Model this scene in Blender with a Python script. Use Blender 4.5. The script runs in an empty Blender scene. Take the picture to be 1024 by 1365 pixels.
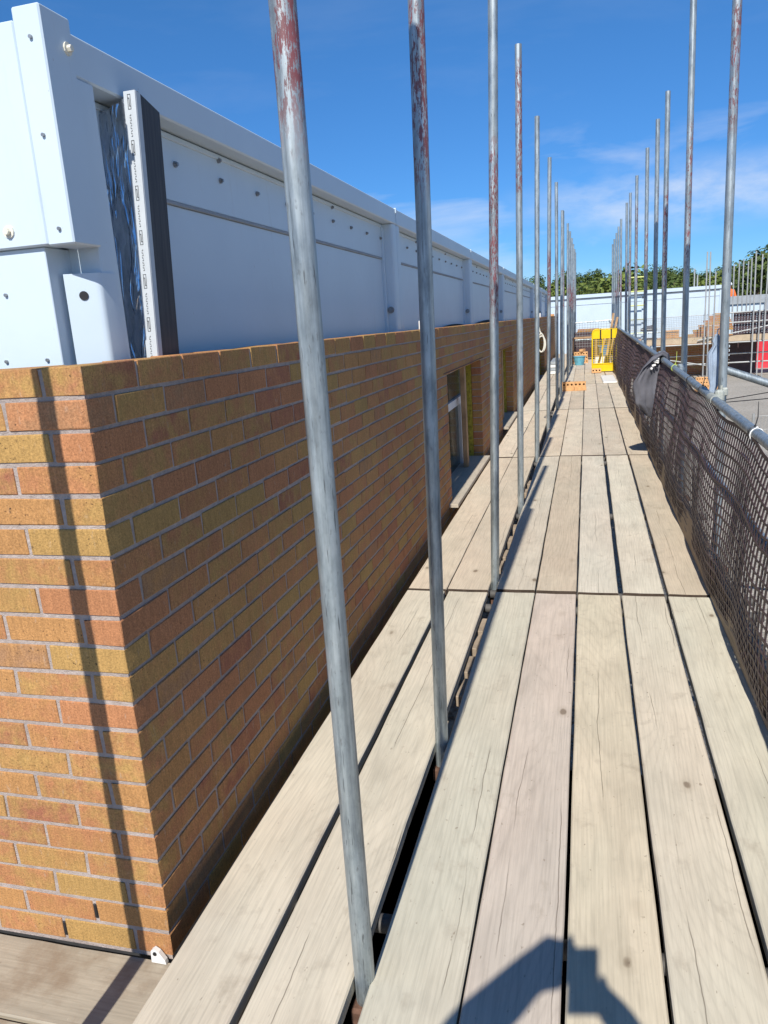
import bpy, bmesh, math, random
from mathutils import Vector, Matrix, noise
random.seed(7)
D = bpy.data
SC = bpy.context.scene
COL = SC.collection
R = math.radians

# ------------------------------------------------------------------ camera
cam_d = D.cameras.new('camera'); cam = D.objects.new('camera', cam_d); COL.objects.link(cam)
cam_d.sensor_fit = 'VERTICAL'; cam_d.sensor_height = 24.0; cam_d.sensor_width = 18.0
cam_d.lens = 1008.0/1365.0*24.0
cam_d.clip_start = 0.01; cam_d.clip_end = 3000
_W = ((.965881, .0000681, -.258987), (.250602, -.252642, .934543), (-.0653673, -.967560, -.244039))
cam.matrix_world = Matrix(((_W[0][0], -_W[0][1], -_W[0][2], 0.0),
                           (_W[1][0], -_W[1][1], -_W[1][2], 0.0),
                           (_W[2][0], -_W[2][1], -_W[2][2], 1.5), (0, 0, 0, 1)))
SC.camera = cam

# ------------------------------------------------------------------ sun, sky, exposure
SUN_EL = R(44.0); SUN_AZ = R(0.6)
sd = D.lights.new('sun', 'SUN'); sd.energy = 4.6; sd.angle = R(0.53); sd.color = (1.0, .95, .87)
sun = D.objects.new('sun', sd); COL.objects.link(sun)
ray = Vector((math.sin(SUN_AZ)*math.cos(SUN_EL), math.cos(SUN_AZ)*math.cos(SUN_EL), -math.sin(SUN_EL)))
sun.rotation_euler = ray.to_track_quat('-Z', 'Y').to_euler()
world = D.worlds.new('World'); SC.world = world; world.use_nodes = True
wn = world.node_tree; wn.nodes.clear()
def wN(t, **k):
    n = wn.nodes.new(t)
    for a, v in k.items(): setattr(n, a, v)
    return n
sky = wN('ShaderNodeTexSky', sky_type='NISHITA', sun_disc=False, sun_elevation=SUN_EL, sun_rotation=math.pi+SUN_AZ,
         air_density=0.80, dust_density=0.0, ozone_density=3.0, altitude=100)
hsv = wN('ShaderNodeHueSaturation'); hsv.inputs['Saturation'].default_value = 1.22; hsv.inputs['Value'].default_value = 1.38
wn.links.new(sky.outputs[0], hsv.inputs['Color'])
tc = wN('ShaderNodeTexCoord'); sep = wN('ShaderNodeSeparateXYZ'); wn.links.new(tc.outputs['Generated'], sep.inputs[0])
mp = wN('ShaderNodeMapping'); mp.inputs['Scale'].default_value = (1.3, 1.3, 5.0); mp.inputs['Location'].default_value = (1.9, .1, .37)
wn.links.new(tc.outputs['Generated'], mp.inputs[0])
nz = wN('ShaderNodeTexNoise'); nz.inputs['Scale'].default_value = 2.6; nz.inputs['Detail'].default_value = 7; nz.inputs['Roughness'].default_value = .56
nz.inputs['Distortion'].default_value = .35
wn.links.new(mp.outputs[0], nz.inputs['Vector'])
rp = wN('ShaderNodeValToRGB'); rp.color_ramp.elements[0].position = .46; rp.color_ramp.elements[1].position = .80
wn.links.new(nz.outputs[0], rp.inputs[0])
el = wN('ShaderNodeValToRGB')           # clouds gather low above the horizon
cr = el.color_ramp; cr.elements[0].position = .03; cr.elements[0].color = (.25, .25, .25, 1); cr.elements[1].position = .40; cr.elements[1].color = (.05, .05, .05, 1)
e = cr.elements.new(.08); e.color = (.9, .9, .9, 1); e = cr.elements.new(.165); e.color = (.8, .8, .8, 1); e = cr.elements.new(.23); e.color = (.10, .10, .10, 1)
wn.links.new(sep.outputs['Z'], el.inputs[0])
mm = wN('ShaderNodeMath', operation='MULTIPLY'); wn.links.new(rp.outputs[0], mm.inputs[0]); wn.links.new(el.outputs[0], mm.inputs[1])
def bank(c, sx, sz, amt):
    sb = wN('ShaderNodeVectorMath', operation='SUBTRACT'); sb.inputs[1].default_value = c; wn.links.new(tc.outputs['Generated'], sb.inputs[0])
    sc = wN('ShaderNodeVectorMath', operation='MULTIPLY'); sc.inputs[1].default_value = (sx, 0, sz); wn.links.new(sb.outputs[0], sc.inputs[0])
    ln = wN('ShaderNodeVectorMath', operation='LENGTH'); wn.links.new(sc.outputs[0], ln.inputs[0])
    fo = wN('ShaderNodeMapRange', interpolation_type='SMOOTHSTEP'); fo.inputs['From Min'].default_value = 1.0; fo.inputs['From Max'].default_value = .15; fo.inputs['To Max'].default_value = amt
    wn.links.new(ln.outputs['Value'], fo.inputs['Value'])
    n2 = wN('ShaderNodeTexNoise'); n2.inputs['Scale'].default_value = 9; n2.inputs['Detail'].default_value = 8; n2.inputs['Roughness'].default_value = .6
    m2 = wN('ShaderNodeMapping'); m2.inputs['Scale'].default_value = (1, 1, 2.6); wn.links.new(tc.outputs['Generated'], m2.inputs[0]); wn.links.new(m2.outputs[0], n2.inputs['Vector'])
    r2 = wN('ShaderNodeValToRGB'); r2.color_ramp.elements[0].position = .34; r2.color_ramp.elements[1].position = .66; wn.links.new(n2.outputs[0], r2.inputs[0])
    p = wN('ShaderNodeMath', operation='MULTIPLY'); wn.links.new(fo.outputs[0], p.inputs[0]); wn.links.new(r2.outputs[0], p.inputs[1]); return p.outputs[0]
acc = mm.outputs[0]
for args in (((.10, .98, .118), 4.0, 19, .62), ((.27, .95, .135), 5.5, 30, .55), ((-.75, .62, .13), 3.0, 20, .5), ((.75, .64, .12), 3.0, 20, .5)):
    mx = wN('ShaderNodeMath', operation='MAXIMUM'); wn.links.new(acc, mx.inputs[0]); wn.links.new(bank(*args), mx.inputs[1]); acc = mx.outputs[0]
class _O: outputs = [acc]
mm = _O
cl = wN('ShaderNodeMixRGB'); cl.inputs[2].default_value = (8.2, 8.6, 9.4, 1)
hz = wN('ShaderNodeValToRGB'); q = hz.color_ramp; q.elements[0].position = 0.0; q.elements[0].color = (.27, .46, .70, 1); q.elements[1].position = .62; q.elements[1].color = (1, 1, 1, 1)
e = q.elements.new(.13); e.color = (.40, .62, .83, 1); e = q.elements.new(.34); e.color = (.66, .86, .98, 1)
wn.links.new(sep.outputs['Z'], hz.inputs[0])
ml = wN('ShaderNodeMixRGB', blend_type='MULTIPLY'); ml.inputs[0].default_value = 1.0
wn.links.new(hsv.outputs[0], ml.inputs[1]); wn.links.new(hz.outputs[0], ml.inputs[2])
wn.links.new(mm.outputs[0], cl.inputs[0]); wn.links.new(ml.outputs[0], cl.inputs[1])
bg = wN('ShaderNodeBackground'); bg.inputs['Strength'].default_value = .085
wo = wN('ShaderNodeOutputWorld')
wn.links.new(cl.outputs[0], bg.inputs[0]); wn.links.new(bg.outputs[0], wo.inputs[0])
SC.view_settings.view_transform = 'Standard'; SC.view_settings.look = 'None'
SC.view_settings.exposure = 0.28; SC.view_settings.gamma = 1.0; SC.view_settings.use_curve_mapping = False
SC.render.engine = 'CYCLES'
SC.cycles.max_bounces = 6

# ------------------------------------------------------------------ material helpers
class NT:
    def __init__(s, name):
        s.m = D.materials.new(name); s.m.use_nodes = True
        s.t = s.m.node_tree; s.b = s.t.nodes['Principled BSDF']; s._o = None
    def n(s, t, **k):
        n = s.t.nodes.new(t)
        for a, v in k.items(): setattr(n, a, v)
        return n
    def l(s, a, b): s.t.links.new(a, b)
    def setv(s, sock, v):
        if hasattr(v, 'is_output'): s.l(v, sock)
        elif isinstance(v, (tuple, list)) and len(v) == 3 and sock.type == 'RGBA': sock.default_value = (*v, 1)
        else: sock.default_value = v
    def obj(s, scale=(1, 1, 1), per_object=True):
        tc = s.n('ShaderNodeTexCoord'); v = tc.outputs['Object']
        if per_object:
            oi = s.n('ShaderNodeObjectInfo'); w = s.n('ShaderNodeVectorMath', operation='SCALE')
            cmb = s.n('ShaderNodeCombineXYZ'); 
            for i in range(3): s.l(oi.outputs['Random'], cmb.inputs[i])
            s.l(cmb.outputs[0], w.inputs[0]); w.inputs['Scale'].default_value = 37.0
            a = s.n('ShaderNodeVectorMath', operation='ADD'); s.l(v, a.inputs[0]); s.l(w.outputs[0], a.inputs[1]); v = a.outputs[0]
        if scale != (1, 1, 1):
            mp = s.n('ShaderNodeVectorMath', operation='MULTIPLY'); mp.inputs[1].default_value = scale; s.l(v, mp.inputs[0]); v = mp.outputs[0]
        return v
    def pos(s):
        return s.n('ShaderNodeNewGeometry').outputs['Position']
    def scale(s, v, sc):
        mp = s.n('ShaderNodeVectorMath', operation='MULTIPLY'); mp.inputs[1].default_value = sc; s.l(v, mp.inputs[0]); return mp.outputs[0]
    def noise(s, v, scale, detail=4, rough=.5, dist=0.0):
        n = s.n('ShaderNodeTexNoise'); s.l(v, n.inputs['Vector'])
        n.inputs['Scale'].default_value = scale; n.inputs['Detail'].default_value = detail; n.inputs['Roughness'].default_value = rough; n.inputs['Distortion'].default_value = dist
        return n.outputs[0]
    def voro(s, v, scale, feature='F1'):
        n = s.n('ShaderNodeTexVoronoi', feature=feature); s.l(v, n.inputs['Vector']); n.inputs['Scale'].default_value = scale
        return n.outputs['Distance']
    def ramp(s, f, stops, interp='LINEAR'):
        r = s.n('ShaderNodeValToRGB'); r.color_ramp.interpolation = interp
        e = r.color_ramp.elements
        while len(e) < len(stops): e.new(.5)
        for i, (p, c) in enumerate(stops):
            e[i].position = p
            e[i].color = (*c, 1) if isinstance(c, (tuple, list)) else (c, c, c, 1)
        s.l(f, r.inputs[0]); return r.outputs[0]
    def mix(s, f, a, b, mode='MIX'):
        m = s.n('ShaderNodeMixRGB', blend_type=mode)
        s.setv(m.inputs[0], f); s.setv(m.inputs[1], a); s.setv(m.inputs[2], b); return m.outputs[0]
    def math(s, op, a, b=0.0, c=None):
        m = s.n('ShaderNodeMath', operation=op); s.setv(m.inputs[0], a); s.setv(m.inputs[1], b)
        if c is not None: s.setv(m.inputs[2], c)
        return m.outputs[0]
    def bump(s, h, strength=.3, dist=.01):
        b = s.n('ShaderNodeBump'); b.inputs['Strength'].default_value = strength; b.inputs['Distance'].default_value = dist
        s.l(h, b.inputs['Height']); s.l(b.outputs[0], s.b.inputs['Normal'])
    def out(s, col=None, rough=.6, metal=0.0, spec=.5):
        if col is not None: s.setv(s.b.inputs['Base Color'], col)
        s.setv(s.b.inputs['Roughness'], rough); s.setv(s.b.inputs['Metallic'], metal)
        s.b.inputs['Specular IOR Level'].default_value = spec
        return s.m

def plain(name, col, rough=.6, metal=0.0, var=.12, nscale=6.0, spec=.4, bump=0.0):
    s = NT(name); v = s.obj()
    f = s.noise(v, nscale, 5, .6)
    c = s.ramp(f, [(.3, tuple(x*(1-var) for x in col)), (.7, tuple(min(1, x*(1+var)) for x in col))])
    if bump: s.bump(s.noise(v, nscale*12, 3), bump, .004)
    return s.out(c, rough, metal, spec)

# brick: orange / ochre clay, one hue per brick, mottled, with dark pits
def brick_mat(name, island):
    s = NT(name)
    p = s.pos()
    if island: rnd = s.n('ShaderNodeNewGeometry').outputs['Random Per Island']
    else: rnd = s.n('ShaderNodeObjectInfo').outputs['Random']
    ochre = (.450, .272, .094); gold = (.475, .246, .094); orange = (.460, .205, .094); rust = (.375, .150, .084); dull = (.375, .205, .105)
    base = s.ramp(rnd, [(0, ochre), (.17, dull), (.23, gold), (.40, orange), (.56, gold), (.64, ochre), (.74, orange), (.88, rust)], 'CONSTANT')
    other = s.ramp(s.math('FRACT', s.math('MULTIPLY', rnd, 7.31)), [(0, orange), (.4, gold), (.75, ochre)], 'CONSTANT')
    mott = s.ramp(s.noise(p, 13.0, 5, .65), [(.36, 0.0), (.64, .95)])
    c = s.mix(mott, base, other)
    grain = s.ramp(s.noise(p, 210.0, 5, .75), [(.32, .62), (.66, 1.22)])
    drag = s.ramp(s.noise(s.scale(p, (1, 1, .12)), 140.0, 2, .6), [(.35, .90), (.65, 1.08)]); grain = s.mix(1.0, grain, drag, 'MULTIPLY')
    c = s.mix(1.0, c, grain, 'MULTIPLY')
    pit = s.ramp(s.noise(p, 120.0, 2, .5), [(.665, 0.0), (.70, 1.0)])
    patch = s.ramp(s.noise(p, 6.5, 2), [(.50, 0.0), (.62, 1.0)])
    c = s.mix(s.math('MULTIPLY', s.math('MULTIPLY', pit, patch), .85), c, (.05, .03, .02))
    eff = s.ramp(s.noise(s.scale(p, (1, 1, .35)), 60.0, 4, .7), [(.62, 0.0), (.78, .5)])
    c = s.mix(eff, c, (.50, .41, .33))
    c = s.mix(1.0, c, s.ramp(s.noise(p, 1.6, 4, .6), [(.3, .86), (.7, 1.10)]), 'MULTIPLY')
    s.bump(s.noise(p, 170.0, 4, .7), .55, .004)
    return s.out(c, .88, 0, .25)
M_brick = brick_mat('clay_brick', False); M_bricks = brick_mat('clay_brick_far', True)
def mortar_mat():
    s = NT('mortar'); p = s.pos()
    c = s.ramp(s.noise(p, 40, 5, .65), [(.3, (.37, .31, .28)), (.7, (.51, .435, .395))])
    c = s.mix(1.0, c, s.ramp(s.noise(p, 2.2, 5, .65), [(.3, .78), (.7, 1.12)]), 'MULTIPLY')
    s.bump(s.noise(p, 150, 4, .7), .9, .006); return s.out(c, .95, 0, .2)
M_mortar = mortar_mat()

def wood_mat(name='scaffold_timber', stain=1.0):
    s = NT(name); v = s.obj(); base = s.n('ShaderNodeObjectInfo').outputs['Color']
    # long soft streaks, cathedral rings and fine dark grain lines (board runs along local Y)
    warp = s.noise(s.scale(v, (2.2, .32, 2.2)), 1.6, 1, .4)
    rings = s.n('ShaderNodeTexWave', wave_type='BANDS', bands_direction='X', wave_profile='SIN')
    cmb = s.n('ShaderNodeCombineXYZ'); sp = s.n('ShaderNodeSeparateXYZ'); s.l(v, sp.inputs[0])
    s.l(s.math('ADD', sp.outputs[0], s.math('MULTIPLY', warp, .75)), cmb.inputs[0]); s.l(sp.outputs[2], cmb.inputs[2])
    s.l(cmb.outputs[0], rings.inputs['Vector']); rings.inputs['Scale'].default_value = 13; rings.inputs['Distortion'].default_value = 0.0; rings.inputs['Detail'].default_value = 1
    g = s.ramp(rings.outputs['Fac'], [(0.0, .86), (.20, .97), (1, 1.0)])
    fine = s.ramp(s.noise(s.scale(v, (1, .028, 1)), 150, 4, .65), [(.30, .87), (.58, 1.05)])
    blotch = s.ramp(s.noise(s.scale(v, (1, .45, 1)), 5.5, 5, .62), [(.28, .80), (.72, 1.10)])
    c = s.mix(.5, base, g, 'MULTIPLY'); c = s.mix(1.0, c, fine, 'MULTIPLY'); c = s.mix(.85*min(1, stain), c, blotch, 'MULTIPLY')
    # slow tint drift between warm and green-grey
    tint = s.ramp(s.noise(s.scale(v, (1, .35, 1)), 2.4, 3), [(.35, (.975, 1.0, .97)), (.65, (1.03, .99, .945))])
    c = s.mix(.7, c, tint, 'MULTIPLY')
    # scuffs and pale scratches
    sc_ = s.ramp(s.noise(s.scale(v, (.6, 1.6, 1)), 42, 4, .7), [(.68, 0.0), (.78, .55)])
    c = s.mix(sc_, c, (.62, .56, .46))
    # small dark specks and smudges
    sp_ = s.ramp(s.noise(s.scale(v, (1, .5, 1)), 70, 2, .6), [(.70, 0.0), (.76, .6)])
    c = s.mix(sp_, c, (.22, .17, .12))
    sm_ = s.ramp(s.noise(s.scale(v, (1, .7, 1)), 13, 4, .65), [(.59, 0.0), (.74, .36)])
    c = s.mix(sm_, c, (.33, .275, .205))
    # knots
    kv = s.voro(s.scale(v, (1, .55, 1)), 5.0)
    wob = s.math('ADD', kv, s.math('MULTIPLY', s.noise(v, 30, 3), .05))
    knot = s.ramp(wob, [(.075, 1.0), (.10, .0)]); halo = s.ramp(wob, [(.095, .6), (.18, 0.0)])
    c = s.mix(s.math('MULTIPLY', halo, .4), c, (.24, .185, .12)); c = s.mix(s.math('MULTIPLY', knot, .7), c, (.15, .105, .065))
    # muddy stains
    st = s.ramp(s.noise(v, 3.1, 6, .7), [(.62-.12*(stain > 1), 0.0), (.76-.10*(stain > 1), min(.9, .5*stain))])
    c = s.mix(st, c, (.26, .20, .14))
    # drying cracks: thin wandering dark lines
    sv = s.n('ShaderNodeSeparateXYZ'); s.l(v, sv.inputs[0])
    cy = s.n('ShaderNodeCombineXYZ'); s.l(sv.outputs[1], cy.inputs[1]); s.l(s.n('ShaderNodeObjectInfo').outputs['Random'], cy.inputs[0])
    wand = s.noise(cy.outputs[0], 1.7, 5, .55)
    cw = s.math('FRACT', s.math('ADD', s.math('MULTIPLY', sv.outputs[0], 7.3), s.math('MULTIPLY', wand, .42)))
    crk = s.math('ABSOLUTE', s.math('SUBTRACT', cw, .5))
    brk = s.ramp(s.noise(s.scale(v, (2.2, .35, 1)), 3.3, 3), [(.52, 0.0), (.58, 1.0)])
    crack = s.math('MULTIPLY', s.ramp(crk, [(.006, 1.0), (.013, 0.0)]), brk)
    c = s.mix(s.math('MULTIPLY', crack, .6), c, (.07, .05, .035))
    h = s.math('SUBTRACT', s.noise(s.scale(v, (1, .03, 1)), 110, 3), crack)
    s.bump(h, .3, .003)
    return s.out(c, .85, 0, .25)
M_wood = wood_mat()
M_wood_old = wood_mat('dirty_timber', 2.6)

# galvanised tube; object colour = (low height/4, high height/4, amount) of flaking red paint
def galv_mat(paint=True, name='galvanised_steel'):
    s = NT(name); v = s.obj((1, 1, .35))
    c = s.ramp(s.noise(v, 28, 5, .65), [(.25, (.20, .235, .25)), (.5, (.35, .40, .42)), (.8, (.50, .555, .57))])
    spots = s.ramp(s.noise(v, 110, 3, .6), [(.62, 0.0), (.72, .6)]); c = s.mix(spots, c, (.20, .21, .21))
    streak = s.ramp(s.noise(s.scale(v, (1, 1, .06)), 90, 4, .6), [(.35, .68), (.60, 1.12)]); c = s.mix(.9, c, streak, 'MULTIPLY')
    scr = s.ramp(s.noise(s.scale(v, (1, 1, .22)), 160, 2, .5), [(.67, 0.0), (.70, .75)]); c = s.mix(scr, c, (.10, .11, .115))
    rough = s.ramp(s.noise(v, 20, 3), [(.3, .38), (.7, .58)])
    metal = .62
    if paint:
        tcx = s.n('ShaderNodeTexCoord'); z = s.n('ShaderNodeSeparateXYZ'); s.l(tcx.outputs['Object'], z.inputs[0])
        oc = s.n('ShaderNodeObjectInfo').outputs['Color']; q = s.n('ShaderNodeSeparateColor'); s.l(oc, q.inputs[0])
        zz = s.math('ADD', s.math('MULTIPLY', z.outputs[2], .25), s.math('MULTIPLY', s.math('SUBTRACT', s.noise(v, 9, 3), .5), .07))
        a = s.math('MULTIPLY', s.math('SUBTRACT', zz, q.outputs[0]), 34.0); b = s.math('MULTIPLY', s.math('SUBTRACT', q.outputs[1], zz), 34.0)
        band = s.math('MULTIPLY', s.math('MINIMUM', s.math('MAXIMUM', a, 0.0), 1.0), s.math('MINIMUM', s.math('MAXIMUM', b, 0.0), 1.0))
        n1 = s.noise(s.scale(s.obj(), (1, 1, .30)), 60, 8, .80)
        side = s.math('MULTIPLY', z.outputs[0], 3.2)          # more paint left on one side
        n1 = s.math('ADD', s.math('MULTIPLY', s.math('SUBTRACT', n1, .5), 1.9), .5)
        n2 = s.noise(s.scale(s.obj(), (1, 1, .16)), 190, 4, .7)
        n1 = s.math('ADD', n1, s.math('MULTIPLY', s.math('SUBTRACT', n2, .56), 1.5))
        val = s.math('ADD', s.math('ADD', n1, side), s.math('MULTIPLY', s.math('SUBTRACT', q.outputs[2], .5), .5))
        pm = s.math('MULTIPLY', s.ramp(val, [(.46, 0.0), (.54, 1.0)]), band)
        red = s.ramp(s.noise(v, 30, 4), [(.3, (.10, .022, .025)), (.7, (.21, .045, .052))])
        c = s.mix(s.math('MULTIPLY', pm, .92), c, red)
        s.setv(s.b.inputs['Metallic'], s.math('MULTIPLY', s.math('SUBTRACT', 1.0, pm), metal)); 
        m = s.out(c, rough, metal, .5)
        s.l(s.math('MULTIPLY', s.math('SUBTRACT', 1.0, pm), metal), s.b.inputs['Metallic'])
        return m
    return s.out(c, rough, metal, .5)
M_pole = galv_mat(); M_galv = galv_mat(False, 'galvanised_plain')
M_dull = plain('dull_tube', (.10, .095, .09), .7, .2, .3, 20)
M_far_pole = plain('weathered_tube', (.40, .41, .40), .6, .3, .2, 3)

def white_mat():
    s = NT('white_coated_steel'); p = s.pos()
    c = s.ramp(s.noise(p, 2.2, 5, .6), [(.3, (.535, .635, .715)), (.7, (.575, .68, .76))])
    dirt = s.ramp(s.noise(s.scale(p, (3, 3, .5)), 5, 6, .7), [(.60, 0.0), (.78, .32)])
    c = s.mix(dirt, c, (.40, .42, .43))
    scr = s.ramp(s.noise(s.scale(p, (2, 2, 1)), 38, 2), [(.755, 0.0), (.775, .5)]); c = s.mix(scr, c, (.35, .35, .36))
    s.bump(s.noise(p, 3.0, 2), .05, .02)
    return s.out(c, .42, 0, .45)
M_white = white_mat()
M_seam = plain('grey_seam', (.30, .33, .36), .7)
M_bolt = plain('zinc_bolt', (.30, .31, .32), .45, .7, .25, 80)
M_rust = plain('rusty_steel', (.13, .070, .048), .85, .1, .4, 40)
M_black = plain('black_plastic', (.018, .018, .02), .5, 0, .2, 20)
M_dark = plain('felt_and_gap_dark', (.035, .036, .04), .9, 0, .3, 15)  # felt colour, also used to paint the dark gap on the foundation
def foil_mat():
    s = NT('aluminium_foil'); v = s.obj()
    n1 = s.noise(s.scale(v, (1, 1, .16)), 20, 3, .6, .5); n2 = s.noise(s.scale(v, (1, 1, .4)), 60, 4, .7)
    c = s.ramp(n2, [(.3, (.40, .43, .48)), (.7, (.62, .65, .70))])
    rdg = s.math('ABSOLUTE', s.math('SUBTRACT', n1, .5))
    h = s.math('ADD', s.math('MULTIPLY', s.ramp(rdg, [(0, 1.0), (.06, 0.0)]), .8), s.math('MULTIPLY', n2, .35))
    s.bump(h, .55, .008); return s.out(c, .20, 1.0, .5)
M_foil = foil_mat()
M_tape = plain('white_tape', (.50, .54, .57), .5, 0, .05, 30)
M_ink = plain('black_ink', (.03, .03, .035), .8)
def foam_mat():
    s = NT('dark_laminate'); v = s.obj((1, 1, .05))
    c = s.ramp(s.noise(v, 70, 4, .7), [(.3, (.030, .030, .034)), (.75, (.085, .08, .08))]); return s.out(c, .6, 0, .35)
M_foam = foam_mat()
M_net = plain('brown_plastic_net', (.062, .036, .040), .55, 0, .25, 6, .5)
M_yellow = plain('yellow_paint', (.80, .56, .012), .4, 0, .06, 8)
M_blue = plain('blue_plastic', (.03, .22, .46), .4, 0, .15, 10)
M_teal = plain('faded_blue_plastic', (.12, .36, .46), .55, 0, .2, 12)
M_red = plain('red_plastic', (.62, .035, .05), .4, 0, .12, 4)
M_orange = plain('hi_vis_orange', (.85, .16, .03), .7, 0, .1)
M_perf = plain('orange_clay', (.62, .35, .16), .85, 0, .18, 18, .25, .3)
M_hole = plain('shaded_hole_clay', (.16, .06, .03), .9)  # darker clay that paints the shade inside the brick holes
M_cloth = plain('grey_cloth', (.135, .135, .155), .9, 0, .18, 9, .2, .3)
M_pale = plain('pale_blue_cloth', (.30, .37, .47), .75, 0, .2, 14, .3, .3)
M_whitep = plain('white_plastic', (.78, .78, .76), .45, 0, .05, 10)
M_clamp = plain('pale_clamp', (.40, .42, .38), .6, .2, .25, 40)
M_cream = plain('cream_hose', (.72, .69, .58), .5, 0, .08, 20)
M_olive = plain('yellow_insulation', (.36, .29, .045), .95, 0, .45, 30, .1, .6)
M_lumber = plain('fresh_lumber', (.42, .27, .15), .8, 0, .25, 8, .2)
M_endgrain = plain('dark_end_grain', (.075, .055, .042), .95, 0, .3, 30, .1)
M_offcut = plain('grey_offcut', (.34, .27, .20), .9, 0, .25, 12, .2)
M_greenp = plain('lime_plastic', (.45, .55, .10), .5)
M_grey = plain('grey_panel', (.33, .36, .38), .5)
M_skin = plain('skin', (.52, .31, .22), .6); M_shirt = plain('shirt', (.10, .12, .18), .9); M_hair = plain('hair', (.05, .035, .025), .8)
M_limeyel = plain('lime_ladder_paint', (.62, .66, .22), .55)
def glass_mat():
    s = NT('window_glass'); s.b.inputs['Transmission Weight'].default_value = 0.0
    return s.out((.030, .048, .036), .16, 0, .35)
M_glass = glass_mat()
def ground_mat():
    s = NT('gravel'); p = s.pos()
    a = s.ramp(s.noise(p, .35, 5, .6), [(.3, (.30, .275, .235)), (.7, (.42, .39, .34))])
    b = s.ramp(s.voro(p, 22), [(.0, .7), (.6, 1.12)]); c = s.mix(.8, a, b, 'MULTIPLY')
    g = s.ramp(s.noise(p, .02, 3), [(.52, 0.0), (.6, 1.0)])
    s.bump(s.voro(p, 22), .6, .03); return s.out(c, .95, 0, .2)
M_ground = ground_mat()
def leaf_mat(name, a, b):
    s = NT(name); r = s.n('ShaderNodeNewGeometry').outputs['Random Per Island']
    big = s.noise(s.pos(), .12, 3)
    c = s.mix(s.ramp(big, [(.4, 0.0), (.6, 1.0)]), s.ramp(r, [(0, a), (1, b)]), s.ramp(r, [(0, tuple(x*.6 for x in a)), (1, tuple(x*.8 for x in b))]))
    s.b.inputs['Subsurface Weight'].default_value = 0
    return s.out(c, .7, 0, .3)
M_leaf = leaf_mat('leaf_green', (.050, .085, .020), (.125, .17, .042))
M_leaf2 = leaf_mat('leaf_bright', (.085, .13, .024), (.20, .245, .052))
M_bark = plain('bark', (.10, .075, .05), .95)
def hill_mat():
    s = NT('hill_grass'); c = s.ramp(s.noise(s.pos(), .15, 5), [(.3, (.035, .055, .018)), (.7, (.08, .11, .03))]); return s.out(c, .95, 0, .1)
M_hill = hill_mat()

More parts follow.
